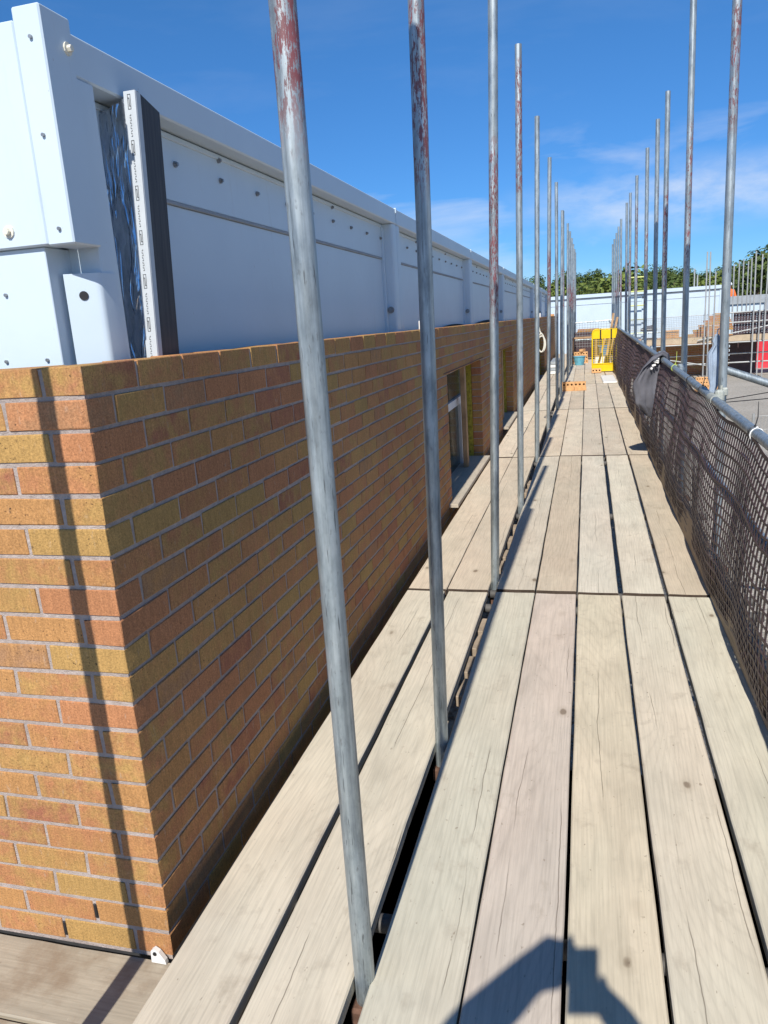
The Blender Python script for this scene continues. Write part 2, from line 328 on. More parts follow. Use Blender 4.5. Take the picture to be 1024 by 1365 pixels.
# ------------------------------------------------------------------ geometry helpers
class MB:
    def __init__(s): s.v = []; s.f = []; s.mi = []
    def add(s, vs, fs, mi=0):
        o = len(s.v); s.v += [tuple(p) for p in vs]; s.f += [tuple(i+o for i in f) for f in fs]; s.mi += [mi]*len(fs); return s
    def box(s, x0, x1, y0, y1, z0, z1, mi=0, mat=None):
        vs = [Vector(p) for p in ((x0,y0,z0),(x1,y0,z0),(x1,y1,z0),(x0,y1,z0),(x0,y0,z1),(x1,y0,z1),(x1,y1,z1),(x0,y1,z1))]
        if mat is not None: vs = [mat @ p for p in vs]
        return s.add(vs, [(0,3,2,1),(4,5,6,7),(0,1,5,4),(1,2,6,5),(2,3,7,6),(3,0,4,7)], mi)
    def cbox(s, lx, ly, lz, c=.003, at=(0,0,0), mi=0, mat=None):
        hx, hy, hz = lx/2, ly/2, lz/2; vs = []; idx = {}
        for sx in (-1,1):
            for sy in (-1,1):
                for sz in (-1,1):
                    for k in range(3):
                        p = [sx*(hx-c), sy*(hy-c), sz*(hz-c)]; p[k] = (sx*hx, sy*hy, sz*hz)[k]
                        idx[(sx,sy,sz,k)] = len(vs); vs.append(Vector(p))
        fs = []
        for k in range(3):
            a, b = [i for i in range(3) if i != k]
            for sg in (-1,1):
                loop = []
                for (u, w) in ((-1,-1),(1,-1),(1,1),(-1,1)):
                    q = [0,0,0]; q[k] = sg; q[a] = u; q[b] = w; loop.append(idx[(*q,k)])
                n = (vs[loop[1]]-vs[loop[0]]).cross(vs[loop[2]]-vs[loop[1]])
                fs.append(loop if n[k]*sg > 0 else loop[::-1])
            for (u, w) in ((-1,-1),(1,-1),(1,1),(-1,1)):
                q0 = [0,0,0]; q1 = [0,0,0]; q0[a] = q1[a] = u; q0[b] = q1[b] = w; q0[k] = -1; q1[k] = 1
                loop = [idx[(*q0,a)], idx[(*q1,a)], idx[(*q1,b)], idx[(*q0,b)]]
                n = (vs[loop[1]]-vs[loop[0]]).cross(vs[loop[2]]-vs[loop[1]]); ctr = sum((vs[i] for i in loop), Vector())
                fs.append(loop if n.dot(ctr) > 0 else loop[::-1])
        for sx in (-1,1):
            for sy in (-1,1):
                for sz in (-1,1):
                    loop = [idx[(sx,sy,sz,k)] for k in range(3)]
                    n = (vs[loop[1]]-vs[loop[0]]).cross(vs[loop[2]]-vs[loop[1]])
                    fs.append(loop if n.dot(Vector((sx,sy,sz))) > 0 else loop[::-1])
        at = Vector(at)
        vs = [(mat @ p if mat is not None else p) + at for p in vs]
        return s.add(vs, fs, mi)
    def tube(s, pts, r, n=10, caps=True, mi=0):
        pts = [Vector(p) for p in pts]; rs = r if isinstance(r, (list, tuple)) else [r]*len(pts)
        vs = []; prev = None
        for i, p in enumerate(pts):
            t = (pts[min(i+1, len(pts)-1)] - pts[max(i-1, 0)]).normalized()
            if prev is None:
                u = t.cross(Vector((0,0,1)));  u = Vector((1,0,0)) if u.length < 1e-3 else u.normalized()
            else: u = (prev - t*prev.dot(t)).normalized()
            prev = u; w = t.cross(u)
            vs += [p + (u*math.cos(2*math.pi*k/n) + w*math.sin(2*math.pi*k/n))*rs[i] for k in range(n)]
        fs = [(i*n+k, i*n+(k+1)%n, (i+1)*n+(k+1)%n, (i+1)*n+k) for i in range(len(pts)-1) for k in range(n)]
        if caps: fs += [tuple(range(n))[::-1], tuple((len(pts)-1)*n+k for k in range(n))]
        return s.add(vs, fs, mi)
    def mesh(s, name, mats, smooth=False, autosmooth=None):
        me = D.meshes.new(name); me.from_pydata(s.v, [], s.f); 
        for m in (mats if isinstance(mats, (list, tuple)) else [mats]): me.materials.append(m)
        me.polygons.foreach_set('material_index', s.mi)
        if smooth or autosmooth: me.polygons.foreach_set('use_smooth', [True]*len(me.polygons))
        if autosmooth: me.set_sharp_from_angle(angle=R(autosmooth))
        me.update(); return me
def link(name, me, parent=None, loc=(0,0,0), rot=(0,0,0)):
    o = D.objects.new(name, me); COL.objects.link(o); o.parent = parent; o.location = loc; o.rotation_euler = rot; return o
def tag(o, label=None, cat=None, group=None, kind=None):
    if label: o['label'] = label
    if cat: o['category'] = cat
    if group: o['group'] = group
    if kind: o['kind'] = kind
    return o
def thing(name, label, cat, loc=(0,0,0), rot=(0,0,0), group=None):
    return tag(link(name, None, None, loc, rot), label, cat, group)
def boxm(name, x0, x1, y0, y1, z0, z1, mat, parent=None, bev=0.0):
    """box part with small chamfer, mesh in parent's coordinates"""
    b = MB(); cx, cy, cz = (x0+x1)/2, (y0+y1)/2, (z0+z1)/2
    c = min(bev or .002, (x1-x0)/3, (y1-y0)/3, (z1-z0)/3)
    b.cbox(x1-x0, y1-y0, z1-z0, c)
    return link(name, b.mesh(name, mat), parent, (cx, cy, cz))

# ------------------------------------------------------------------ ground, hill
g = MB(); N = 48; vs = [(0,0,-1.1)]
rr = [6, 14, 30, 60, 130, 300, 800, 2000]
for r_ in rr:
    for k in range(N): vs.append((r_*math.cos(2*math.pi*k/N), r_*math.sin(2*math.pi*k/N)+10, -1.1))
fs = [(0, 1+k, 1+(k+1)%N) for k in range(N)]
for i in range(len(rr)-1): fs += [(1+i*N+k, 1+(i+1)*N+k, 1+(i+1)*N+(k+1)%N, 1+i*N+(k+1)%N) for k in range(N)]
g.add(vs, fs); tag(link('ground', g.mesh('ground', M_ground)), kind='structure')

def hill_z(x, y):
    t = max(0.0, min(1.0, (y-62)/95.0)); t = t*t*(3-2*t)
    return -1.3 + t*(4.6 + 1.0*math.sin(x*.035+.7) + .7*math.sin(x*.11+2.0)) 
h_ = MB(); nx, ny = 60, 24; vs = []
for j in range(ny+1):
    for i in range(nx+1):
        x = -140+i*6.0; y = 58+j*6.5; vs.append((x, y, hill_z(x, y)))
fs = [(j*(nx+1)+i, j*(nx+1)+i+1, (j+1)*(nx+1)+i+1, (j+1)*(nx+1)+i) for j in range(ny) for i in range(nx)]
h_.add(vs, fs); tag(link('hill', h_.mesh('hill', M_hill, smooth=True)), kind='structure')

rng = random.Random(11)
def crown(mb, c, rx, rz, n, leaf, rg):
    c = Vector(c)
    lobes = []
    for k in range(7):
        d = Vector((rg.gauss(0,1), rg.gauss(0,1), rg.gauss(0,.8))).normalized()
        lobes.append((c + Vector((d.x*rx*.55, d.y*rx*.55, d.z*rz*.55)), rg.uniform(.38, .58)))
    for k in range(n):
        lc, lr = rg.choice(lobes)
        d = Vector((rg.gauss(0,1), rg.gauss(0,1), rg.gauss(0,1))).normalized()
        rad = rg.random()**.35
        p = lc + Vector((d.x*rx*lr, d.y*rx*lr, d.z*rz*lr))*rad
        nrm = (d + Vector((rg.uniform(-.7,.7), rg.uniform(-.7,.7), rg.uniform(-.4,.9)))).normalized()
        u = nrm.orthogonal().normalized(); w = nrm.cross(u); a = rg.uniform(0, 6.28); u, w = u*math.cos(a)+w*math.sin(a), w*math.cos(a)-u*math.sin(a)
        s_ = leaf*rg.uniform(.6, 1.35)
        mb.add([p-u*s_, p-w*s_*.55, p+u*s_, p+w*s_*.55], [(0,1,2,3)])
wd = MB()
for k in range(330):
    x = rng.uniform(-26, 62); y = 84 + 70*rng.random()**1.1
    z = hill_z(x, y); hgt = rng.uniform(2.4, 4.2); 
    crown(wd, (x, y, z+hgt*.55), hgt*.55, hgt*.55, 480, .17, rng)
    wd.tube([(x, y, z-.2), (x, y, z+hgt*.5)], .10, 5, False)
tag(link('woodland', wd.mesh('woodland', M_leaf)), kind='stuff')
def tree(label, loc, h, w, n, leaf, mat, seed, group):
    rg = random.Random(seed); t = thing('tree', label, 'tree', loc, group=group)
    b = MB(); b.tube([(0,0,-.2), (.05,0,h*.3), (0,.08,h*.55), (.1,0,h*.8)], [w*.09, w*.07, w*.05, w*.02], 8)
    for k in range(6):
        a = k*1.05+rg.random(); b.tube([(0,0,h*(.25+.07*k)), (math.cos(a)*w*.4, math.sin(a)*w*.4, h*(.45+.07*k))], [w*.03, w*.01], 5)
    link('trunk', b.mesh('trunk', M_bark, smooth=True), t)
    c = MB(); crown(c, (0,0,h*.58), w, h*.46, n, leaf, rg); link('crown', c.mesh('crown', mat), t)
    return t
GT = 'trees behind the far buildings'
tree('bright green rounded tree rising behind the white building, just right of the walkway end', (2.2, 66, -1.2), 6.2, 2.9, 1700, .20, M_leaf2, 1, GT)
tree('mid green tree partly hidden by the left row of scaffold poles', (-1.6, 72, -1.2), 5.6, 2.6, 1500, .20, M_leaf2, 2, GT)
tree('low bushy green tree above the white roof between the right hand poles', (7.4, 74, -1.2), 5.6, 2.9, 1500, .20, M_leaf, 3, GT)
tree('leafy tree above the middle of the white roof', (11.2, 70, -1.2), 5.2, 2.8, 1500, .20, M_leaf2, 4, GT)
tree('tall dark green tree at the right edge of the picture, highest of the tree line', (14.3, 62, -1.2), 7.6, 2.5, 2200, .17, M_leaf, 5, GT)
tree('dark tree just left of the tallest tree at the right edge', (11.2, 58, -1.2), 5.9, 2.0, 1700, .17, M_leaf, 6, GT)
tree('broad green tree directly right of the foremost right hand pole', (12.4, 76, -1.2), 6.4, 3.0, 1600, .20, M_leaf, 7, GT)
tree('spreading green tree at the far right behind the distant pole cluster', (17.6, 66, -1.2), 7.6, 3.4, 2200, .19, M_leaf, 8, GT)

# ------------------------------------------------------------------ brick wall
TILT = -.006
WX = -1.075; WY = 1.457; ZT = 1.45
wall = thing('brick_wall', 'orange and ochre brick wall, half built, with its sunlit corner at the left', 'brick wall', (WX, WY, 0), (TILT, 0, 0))
# local frame: x<0 into building, y along the walkway, z up
WLEN = 26.5
OPEN = [(4.56, 6.585, 0.0, 1.10), (8.61, 10.185, 0.0, 1.10), (16.935, 19.185, 0.0, 1.10)]
def brick_mesh(lx, ly, seed):
    rg = random.Random(seed); b = MB().cbox(lx, ly, .065, .0019); bad = {(rg.choice((-1,1)), rg.choice((-1,1)), rg.choice((-1,1))) for _ in range(rg.choice((1,1,2,3)))}
    out = []
    for p in b.v:
        q = Vector(p); sg = (1 if q.x > 0 else -1, 1 if q.y > 0 else -1, 1 if q.z > 0 else -1)
        if sg in bad: q -= Vector((sg[0]*rg.uniform(.0004,.0015), sg[1]*rg.uniform(.0004,.0025), sg[2]*rg.uniform(.0004,.002)))
        q += Vector((0 if lx < ly else rg.gauss(0,.0007), rg.gauss(0,.0007) if lx < ly else 0, rg.gauss(0,.0008)))
        out.append(tuple(q))
    b.v = out; return b.mesh('brick', M_brick)
bm_sv = [brick_mesh(.1025, .215, 60+k) for k in range(10)]
bm_fv = [brick_mesh(.215, .1025, 80+k) for k in range(10)]
bm_s, bm_fs = bm_sv[0], bm_fv[0]
far = MB(); mort = MB(); rb = random.Random(3); items = []
def sub_open(y0, y1, z):
    """split an interval by the openings at height z"""
    segs = [(y0, y1)]
    for (a, b, zl, zh) in OPEN:
        if zl-.02 < z < zh:
            nx_ = []
            for (p, q) in segs:
                if q <= a or p >= b: nx_.append((p, q))
                else:
                    if p < a-.02: nx_.append((p, a))
                    if q > b+.02: nx_.append((b, q))
            segs = nx_
    return segs
for c in range(21):
    zc = ZT - c*.075 - .0325
    full_right = (c % 2 == 0)
    # end face (faces -Y): bricks run along x
    x = 0.0; first = True
    if full_right: x = -.1025-.010            # header of the corner stretcher shows here
    while x > -1.35:
        items.append((abs(x)*.0 + .1, (x-.1075, .05125, zc), bm_fs, 'end')); x -= .225
    # long face
    y = 0.0 if full_right else .1025+.010
    while y < WLEN:
        for (p, q) in sub_open(y, min(y+.215, WLEN), zc):
            if q-p > .03: items.append((p, (-.05125, (p+q)/2, zc), q-p, 'long'))
        y += .225
items.sort(key=lambda t: t[0])
for i, (d, loc, me, kind) in enumerate(items):
    dx = abs(rb.gauss(0, .0007)); rot = (rb.gauss(0, .0025), rb.gauss(0, .0025), rb.gauss(0, .0022))
    if kind == 'long':
        loc = (loc[0]+dx, loc[1], loc[2]+rb.gauss(0, .0008)); L = me; me = rb.choice(bm_sv) if abs(L-.215) < .002 else None
    else: loc = (loc[0], loc[1]-dx, loc[2]); me = rb.choice(bm_fv)
    if i < 300:
        if me is None: me = MB().cbox(.1025, L, .065, .0019).mesh('brick', M_brick)
        link('brick', me, wall, loc, rot)
    elif kind == 'end': far.cbox(.215, .1025, .065, .0019, loc)
    elif d < 9: far.cbox(.1025, L, .065, .0019, loc)
    else: far.box(loc[0]-.05125, loc[0]+.05125, loc[1]-L/2, loc[1]+L/2, loc[2]-.0325, loc[2]+.0325)
o = link('brick_courses', far.mesh('brick_courses', M_bricks), wall); o['kind'] = 'stuff'
# mortar: core recessed 4 mm behind the brick faces, cut by the openings
zb = ZT-21*.075-.003
ys = [0.0028]
for (a, b, zl, zh) in OPEN: ys += [a, b]
ys.append(WLEN-.004)
for i in range(0, len(ys), 2): mort.box(-.0985, -.0028, ys[i]+(.0 if i == 0 else .0045), ys[i+1]-(.004 if i+2 < len(ys) else 0), zb, ZT-.004)
for (a, b, zl, zh) in OPEN:
    mort.box(-.098, -.0031, a-.0039, b+.0044, zh, ZT-.0045); mort.box(-.098, -.0031, a-.0039, b+.0044, zb+.0005, zl-.03)
mort.box(-1.35, -.09851, .0028, .0985, zb, ZT-.004)
link('mortar', mort.mesh('mortar', M_mortar), wall)
# top bed left with mortar smears
# weep slots in two perpends of the lowest courses of the end face, their dark painted as black boxes
for (wx, c) in ((-.2205, 19), (-.333, 20)):
    zc = ZT - c*.075 - .0325
    b = MB(); b.cbox(.0115, .0075, .046, .0025); link('weep_vent', b.mesh('weep_vent', M_black), wall, (wx, .0030, zc))
# steel lintel lines over the openings, window units, yellow insulation and brick reveals
for k, (a, b, zl, zh) in enumerate(OPEN):
    boxm('lintel', -.2, .0035, a-.15, b+.15, zh-.006, zh+.004, M_rust, wall)
    boxm('insulation_strip', -.215, -.104, b-.035, b+.055, zl-.05, zh-.01, M_olive, wall)
    boxm('cavity_panel', -.2345, -.2265, a-.1, b+.1, -.1, zh+.1, M_dark, wall)
for (p, q, u, v) in ((.14, OPEN[0][0]-.02, -.1, 1.30), (OPEN[0][1]+.07, OPEN[1][0]-.02, -.1, 1.30), (OPEN[1][1]+.07, OPEN[2][0]-.02, -.1, 1.30), (OPEN[2][1]+.07, WLEN-.2, -.1, 1.30)) + tuple((a-.019, b+.069, zh+.012, 1.30) for (a, b, zl, zh) in OPEN):
    boxm('cavity_sun_block', -.205, -.108, p, q, u, v, M_olive, wall)  # insulation fill added out of view to keep sun off the reveals
# small white clip at the foot of the corner
clip = thing('plastic_clip', 'small white plastic clip with a hole at the foot of the sunlit wall corner', 'clip', (WX-.035, WY-.010, -.13))
b = MB(); prof = [(-.022,0),(.022,0),(.020,.012),(.004,.036),(-.010,.044),(-.020,.036)]
n_ = len(prof); b.add([(x,-.006,z) for x,z in prof]+[(x,.006,z) for x,z in prof], [tuple(range(n_)), tuple(range(2*n_-1,n_-1,-1))]+[(i,n_+i,n_+(i+1)%n_,(i+1)%n_) for i in range(n_)])
link('clip_body', b.mesh('clip_body', M_whitep), clip)
b = MB(); b.tube([(-.008,-.0085,.030),(-.008,-.0055,.030)], .0055, 12); link('clip_hole_dark', b.mesh('clip_hole_dark', M_black), clip)  # black disc painting the dark inside of the hole

# concrete foundation under the brick leaf, coloured near-black to paint the shaded gap
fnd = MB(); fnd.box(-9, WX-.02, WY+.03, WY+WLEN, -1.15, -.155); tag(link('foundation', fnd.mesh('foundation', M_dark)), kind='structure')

# windows and props standing in the openings
def window(a, b, zl, zh, label):
    t = thing('window', label, 'window', (WX-.188, WY+a, TILT*a))
    fr = MB(); w = b-a-.06; z0, z1 = zl-.02, zh-.02
    for (p, q, u, v) in ((0,.06,z0,z1),(w-.06,w,z0,z1),(.06,w-.06,z0,z0+.06),(.06,w-.06,z1-.06,z1),(.06,w-.06,z1-.40,z1-.33),(w*.80,w*.80+.07,z0+.06,z1-.40)):
        fr.box(-.03,.035,p,q,u,v)
    fo = link('frame', fr.mesh('frame', M_whitep), t)
    for (p, q, u, v) in ((.06,w*.80,z0+.06,z1-.40),(w*.80+.07,w-.06,z0+.06,z1-.40),(.06,w-.06,z1-.33,z1-.06)):
        pn = MB(); pn.box(-.006,.006,p,q,u,v); link('pane', pn.mesh('pane', M_glass), fo)
window(*OPEN[0], 'white framed window in the nearest opening of the brick wall')
window(*OPEN[1], 'white framed window in the second opening of the brick wall')
window(*OPEN[2], 'white framed window in the farthest opening of the brick wall')
def prop(y, lean, label):
    t = MB(); t.cbox(.045, .095, 1.09, .003)
    o = link('timber_prop', t.mesh('timber_prop', M_lumber), None, (WX-.09, WY+y, .55+TILT*y), (R(lean), 0, 0)); tag(o, label, 'timber prop', 'timber props in the window openings')
prop(5.95, 1, 'upright timber prop under the lintel of the nearest window opening')
prop(9.42, -2, 'upright timber prop under the lintel of the second window opening')
def sill(a, b, label):
    t = MB(); t.cbox(.29, b-a, .032, .003)
    o = link('sill_board', t.mesh('sill_board', M_wood), None, (WX-.07, WY+(a+b)/2, .020)); o.color = (.50, .44, .36, 1); tag(o, label, 'sill board', 'boards laid on the window sills')
sill(4.40, 6.55, 'pale board laid on the sill of the nearest window opening')
sill(8.6, 10.2, 'pale board laid on the sill of the second window opening')

# ------------------------------------------------------------------ modular steel building behind the brick leaf
bl = thing('modular_building', 'white steel modular building with bolted panels behind the brick wall', 'building', (0, 0, 0), (TILT, 0, 0))
Y0 = 1.70; ML = 3.45; NM = 7; YE = Y0+ML*NM; PX = -1.30
body = MB(); body.box(-9, PX-.012, Y0+.10, YE-.1, -.9, 2.15); body.box(-9, -1.30, Y0+.02, YE-.02, 2.15, 2.225); link('body', body.mesh('body', M_white), bl)
zt, zs = 2.242, 2.142
boltmesh = MB().tube([(0,0,0),(.010,0,0)], .0098, 6).tube([(.010,0,0),(.016,0,0)], .006, 6).mesh('bolt', M_bolt)
farb = MB()
for m in range(NM):
    a = Y0+m*ML + (.085 if m == 0 else .006); b_ = Y0+(m+1)*ML-.006
    # fascia: folded channel with rounded nose
    f_ = MB(); prof = [(-1.335,zt-.004),(-1.222,zt),(-1.215,zt-.006),(-1.215,zs+.005),(-1.220,zs),(-1.292,zs),(-1.292,zs+.015),(-1.335,zs+.015)]
    n_ = len(prof); f_.add([(x,a,z) for x,z in prof]+[(x,b_,z) for x,z in prof], [tuple(range(n_))[::-1], tuple(range(n_,2*n_))]+[(i,(i+1)%n_,n_+(i+1)%n_,n_+i) for i in range(n_)])
    link('fascia', f_.mesh('fascia', M_white), bl)
    hd = boxm('header_panel', PX-.01, PX+.010, a+.04, b_-.03, 1.935, zs-.004, M_white, bl)
    boxm('header_lip', PX-.01, PX+.016, a+.04, b_-.03, zs-.022, zs-.0045, M_white, bl)
    boxm('seam_strip', PX-.01, PX+.0125, a+.06, b_-.10, 1.922, 1.934, M_seam, bl)
    boxm('wall_panel', PX-.01, PX+.004, a+.08, b_-.10, 1.0, 1.9215, M_white, bl)
    # posts at both ends, folded with rounded nose
    for (p, q) in ((a, a+.085), (b_-.095, b_)):
        if m == 0 and p == a: continue
        pm = MB(); pr = [(-1.33,p),(-1.24,p),(-1.228,p+.004),(-1.221,p+.012),(-1.218,p+.025),(-1.218,q-.004),(-1.222,q),(-1.33,q)]
        n_ = len(pr); pm.add([(x,y,.8) for x,y in pr]+[(x,y,zs-.003) for x,y in pr], [tuple(range(n_)), tuple(range(2*n_-1,n_-1,-1))]+[(i,n_+i,n_+(i+1)%n_,(i+1)%n_) for i in range(n_)])
        me = pm.mesh('post', M_white, autosmooth=25); link('post', me, bl)
    boxm('flange', PX-.008, PX+.022, b_-.135, b_-.097, 1.0, zs-.02, M_white, bl)
    st = MB(); st.tube([(0,0,0),(0,-.008,0)], .022, 10).tube([(0,-.008,0),(0,-.03,0)], .012, 6)
    link('stud_bolt', st.mesh('stud_bolt', M_bolt), bl, (-1.258, b_-.096, 1.60))
    k = 0; y = a+.28
    while y < b_-.15:
        for (yy, zz) in ((y, 2.05),) + (((y, 2.118),) if k % 4 == 2 else ()):
            if m < 3: link('bolt', boltmesh, hd, Vector((PX+.008, yy, zz))-hd.location)
            else: farb.tube([(PX+.008,yy,zz),(PX+.02,yy,zz)], .011, 6)
        y += .325; k += 1
link('bolt_row', farb.mesh('bolt_row', M_bolt), bl)['kind'] = 'stuff'
# roof edge joints
for m in range(1, NM): boxm('joint_cap', -1.30, -1.209, Y0+m*ML-.012, Y0+m*ML+.0, zt-.03, zt+.003, M_white, bl)
# end elevation: upper cover with corner return, lower panel, sun-lit corner post plate
boxm('corner_cover', -1.275, -1.200, 1.680, 1.792, 1.742, 2.262, M_white, bl, .004)
boxm('end_fascia', -9, -1.277, 1.684, 1.76, 1.745, 2.238, M_white, bl, .004)
boxm('end_panel', -9, -1.302, 1.700, 1.797, -.3, 1.744, M_white, bl)
cp = MB(); A = Vector((-1.292,1.742)); B = Vector((-1.213,1.778)); pr = [A]
pr += [A.lerp(B,.85), B+Vector((-.004,-.001)), B+Vector((.001,.004)), B+Vector((.003,.012)), Vector((-1.209,1.845)), Vector((-1.30,1.845))]
n_ = len(pr); cp.add([(p.x,p.y,.4) for p in pr]+[(p.x,p.y,1.680) for p in pr], [tuple(range(n_)), tuple(range(2*n_-1,n_-1,-1))]+[(i,n_+i,n_+(i+1)%n_,(i+1)%n_) for i in range(n_)])
link('corner_post', cp.mesh('corner_post', M_white, autosmooth=40), bl)
boxm('corner_upright', -1.32, -1.213, 1.795, 1.872, .4, zs-.003, M_white, bl)
d2 = (B-A).normalized(); nrm = Vector((d2.y, -d2.x)); hc = A.lerp(B,.50)
b = MB(); b.tube([(hc.x+nrm.x*.0025, hc.y+nrm.y*.0025, 1.625),(hc.x-nrm.x*.004, hc.y-nrm.y*.004, 1.625)], .0115, 14); link('bolt_hole_dark', b.mesh('bolt_hole_dark', M_black), bl)  # solid black disc, stands for the unlit inside of a bolt hole
sm = MB().tube([(0,0,0),(0,-.006,0)], .0045, 8).mesh('screw', M_bolt)
for (x,z,y) in ((-1.231,2.194,1.68),(-1.238,1.988,1.68),(-1.235,1.779,1.68),(-1.437,1.638,1.70),(-1.471,1.472,1.70),(-1.345,1.470,1.70),(-1.60,1.638,1.70)):
    link('screw', sm, bl, (x, y, z))
wb = MB().tube([(0,0,0),(0,-.004,0)], .015, 12).tube([(0,-.004,0),(0,-.014,0)], .008, 6).mesh('washer_bolt', M_cream)
link('washer_bolt', wb, bl, (-1.383, 1.684, 1.785)); link('washer_bolt', wb, bl, (-1.200, 1.766, 2.190), (0, 0, R(90)))

# foil faced insulation board leaning in the cavity
ins = thing('insulation_board', 'foil faced insulation board with white printed tape leaning behind the brick wall', 'insulation board', (-1.168, 1.913, 1.0), (-.0927, 0, 0))
def quadprism(pts, z0, ztops):
    b = MB(); n_ = len(pts); b.add([(x,y,z0) for x,y in pts]+[(x,y,z) for (x,y),z in zip(pts,ztops)], [tuple(range(n_))[::-1], tuple(range(n_,2*n_))]+[(i,(i+1)%n_,n_+(i+1)%n_,n_+i) for i in range(n_)]); return b
link('foam_core', quadprism([(-.125,.0),(0,0),(-.012,.130),(-.033,.130),(-.033,.05),(-.125,.05)], -.3, [1.10,1.148,1.136,1.131,1.10,1.09]).mesh('foam_core', M_foam), ins)
ff = MB(); nzz = 110; nxx = 24; rg = random.Random(5); vs = []
for j in range(nzz+1):
    for i in range(nxx+1):
        x = -.127+.127*i/nxx; z = -.3+(1.40+.046*i/nxx)*j/nzz
        y = -.003-(.007*abs(noise.noise((x*30, z*4, 1)))+.003*noise.noise((x*70, z*20, 3)))*(1 if i < nxx-6 else .25)
        vs.append((x, y, z))
ff.add(vs, [(j*(nxx+1)+i, j*(nxx+1)+i+1, (j+1)*(nxx+1)+i+1, (j+1)*(nxx+1)+i) for j in range(nzz) for i in range(nxx)])
link('foil_facing', ff.mesh('foil_facing', M_foil, smooth=True), ins)
tp_ = boxm('printed_tape', -.034, .0015, -.014, -.0105, -.3, 1.146, M_tape, ins, .0008)
boxm('tape_fold', -.0005, .0022, -.0103, .012, -.3, 1.145, M_tape, ins, .0006)
pm = MB()
for (x0,x1,z0,z1) in ((-.0055,.0055,.021,.0225),(-.0055,.0055,-.0225,-.021),(-.0055,-.004,-.021,.021),(.004,.0055,-.021,.021),(-.001,.001,-.014,.012),(-.004,-.001,.010,.012),(.001,.004,-.014,-.012)):
    pm.box(x0,x1,-.0006,0,z0,z1)
mark = pm.mesh('print_mark', M_ink)
tm = MB(); zz = -.030
for k in range(9):
    hgt = .0052; tm.box(-.0022,.0022,-.0006,0,zz,zz+.0012)
    if k % 2: tm.box(-.0022,-.0010,-.0006,0,zz+.0012,zz+.0040)
    else: tm.box(.0010,.0022,-.0006,0,zz+.0012,zz+.0040)
    zz += .0066
tmark = tm.mesh('print_text', M_ink)
z = 1.118
while z > .30:
    link('print_mark', mark, tp_, Vector((-.0175,-.0141,z))-tp_.location).scale = (.85,1,.85); link('print_text', tmark, tp_, Vector((-.0175,-.0141,z-.058))-tp_.location); z -= .1165
# scrap of dark felt and white wall tie seen above the brick leaf
def flap(y0, y1, label):
    b = MB(); n_ = 12; vs = []
    for i in range(n_+1):
        t = i/n_; y = y0+(y1-y0)*t; z = 1.30+.10*math.sin(math.pi*min(1,.25+t*.6))**.8+TILT*y0*.0
        vs += [(PX+.012,y,1.15),(PX+.024,y,1.15),(PX+.030+.01*t,y,z+.055*t),(PX+.018+.01*t,y,z+.055*t)]
    fs = [(4*i+k,4*i+(k+1)%4,4*i+4+(k+1)%4,4*i+4+k) for i in range(n_) for k in range(4)]+[(3,2,1,0),(4*n_,4*n_+1,4*n_+2,4*n_+3)]
    b.add(vs, fs); tag(link('felt_offcut', b.mesh('felt_offcut', M_dark)), label, 'felt offcut', 'dark felt offcuts behind the wall')
flap(6.6, 8.25, 'curved dark felt offcut standing behind the wall top, nearer of the two')
flap(8.75, 11.4, 'long low dark felt offcut behind the wall top, farther of the two')
tie = MB(); tie.cbox(.03, .05, .06, .004); tag(link('wall_tie_block', tie.mesh('wall_tie_block', M_whitep), None, (WX-.03, 5.28, ZT+TILT*3.8+.03)), 'small white plastic block standing on the wall top near the second pole', 'plastic block')
tie2 = MB(); tie2.cbox(.06, .16, .10, .004); tag(link('white_block', tie2.mesh('white_block', M_whitep), None, (WX-.05, 19.6, ZT+TILT*18+.05)), 'white block on the far stretch of the wall top', 'plastic block')

# ------------------------------------------------------------------ scaffold decks
def board_mesh(L, w, seed, th=.038):
    rg = random.Random(seed); n_ = 26; b = MB(); vs = []; c = .004
    for i in range(n_+1):
        y = -L/2+L*i/n_
        wl = .0022*noise.noise((seed*3.1, y*2.3, .1)) + rg.gauss(0,.0005); wr = .0022*noise.noise((seed*5.7, y*2.1, .7)) + rg.gauss(0,.0005)
        cup = .002*noise.noise((seed, y*.5, 2))
        x0, x1 = -w/2+wl, w/2+wr
        vs += [(x0,y,-th),(x1,y,-th),(x1,y,-c),(x1-c,y,0),(0,y,-.0015+cup),(x0+c,y,0),(x0,y,-c)]
    k = 7; fs = [(k*i+j, k*i+(j+1)%k, k*(i+1)+(j+1)%k, k*(i+1)+j) for i in range(n_) for j in range(k)]
    fs = [f[::-1] for f in fs]
    fs += [tuple(range(k))[::-1][::-1], tuple(k*n_+j for j in range(k))[::-1]]
    b.add(vs, fs); b.mi[-1] = b.mi[-2] = 1; me = b.mesh('scaffold_board', [M_wood, M_endgrain])
    bm = bmesh.new(); bm.from_mesh(me); bmesh.ops.recalc_face_normals(bm, faces=bm.faces[:]); bm.to_mesh(me); bm.free()
    return me
walk = thing('scaffold_walkway', 'main scaffold walkway of five weathered boards side by side', 'walkway', (0,0,0))
inner = thing('inner_walkway', 'narrow two board scaffold walkway along the foot of the brick wall', 'walkway', (0,0,0))
ret = thing('return_walkway', 'grey dirty boards laid below the sunlit end of the brick wall', 'walkway', (0,0,0))
ROWS = [(-4.05,-.06), (-.05,3.995), (4.008,8.085), (8.095,12.02), (12.03,16.05), (16.06,20.0), (20.01,23.9), (23.91,27.6)]
LANES = [(-.491,-.276),(-.272,-.055),(-.046,.172),(.181,.399),(.414,.633)]
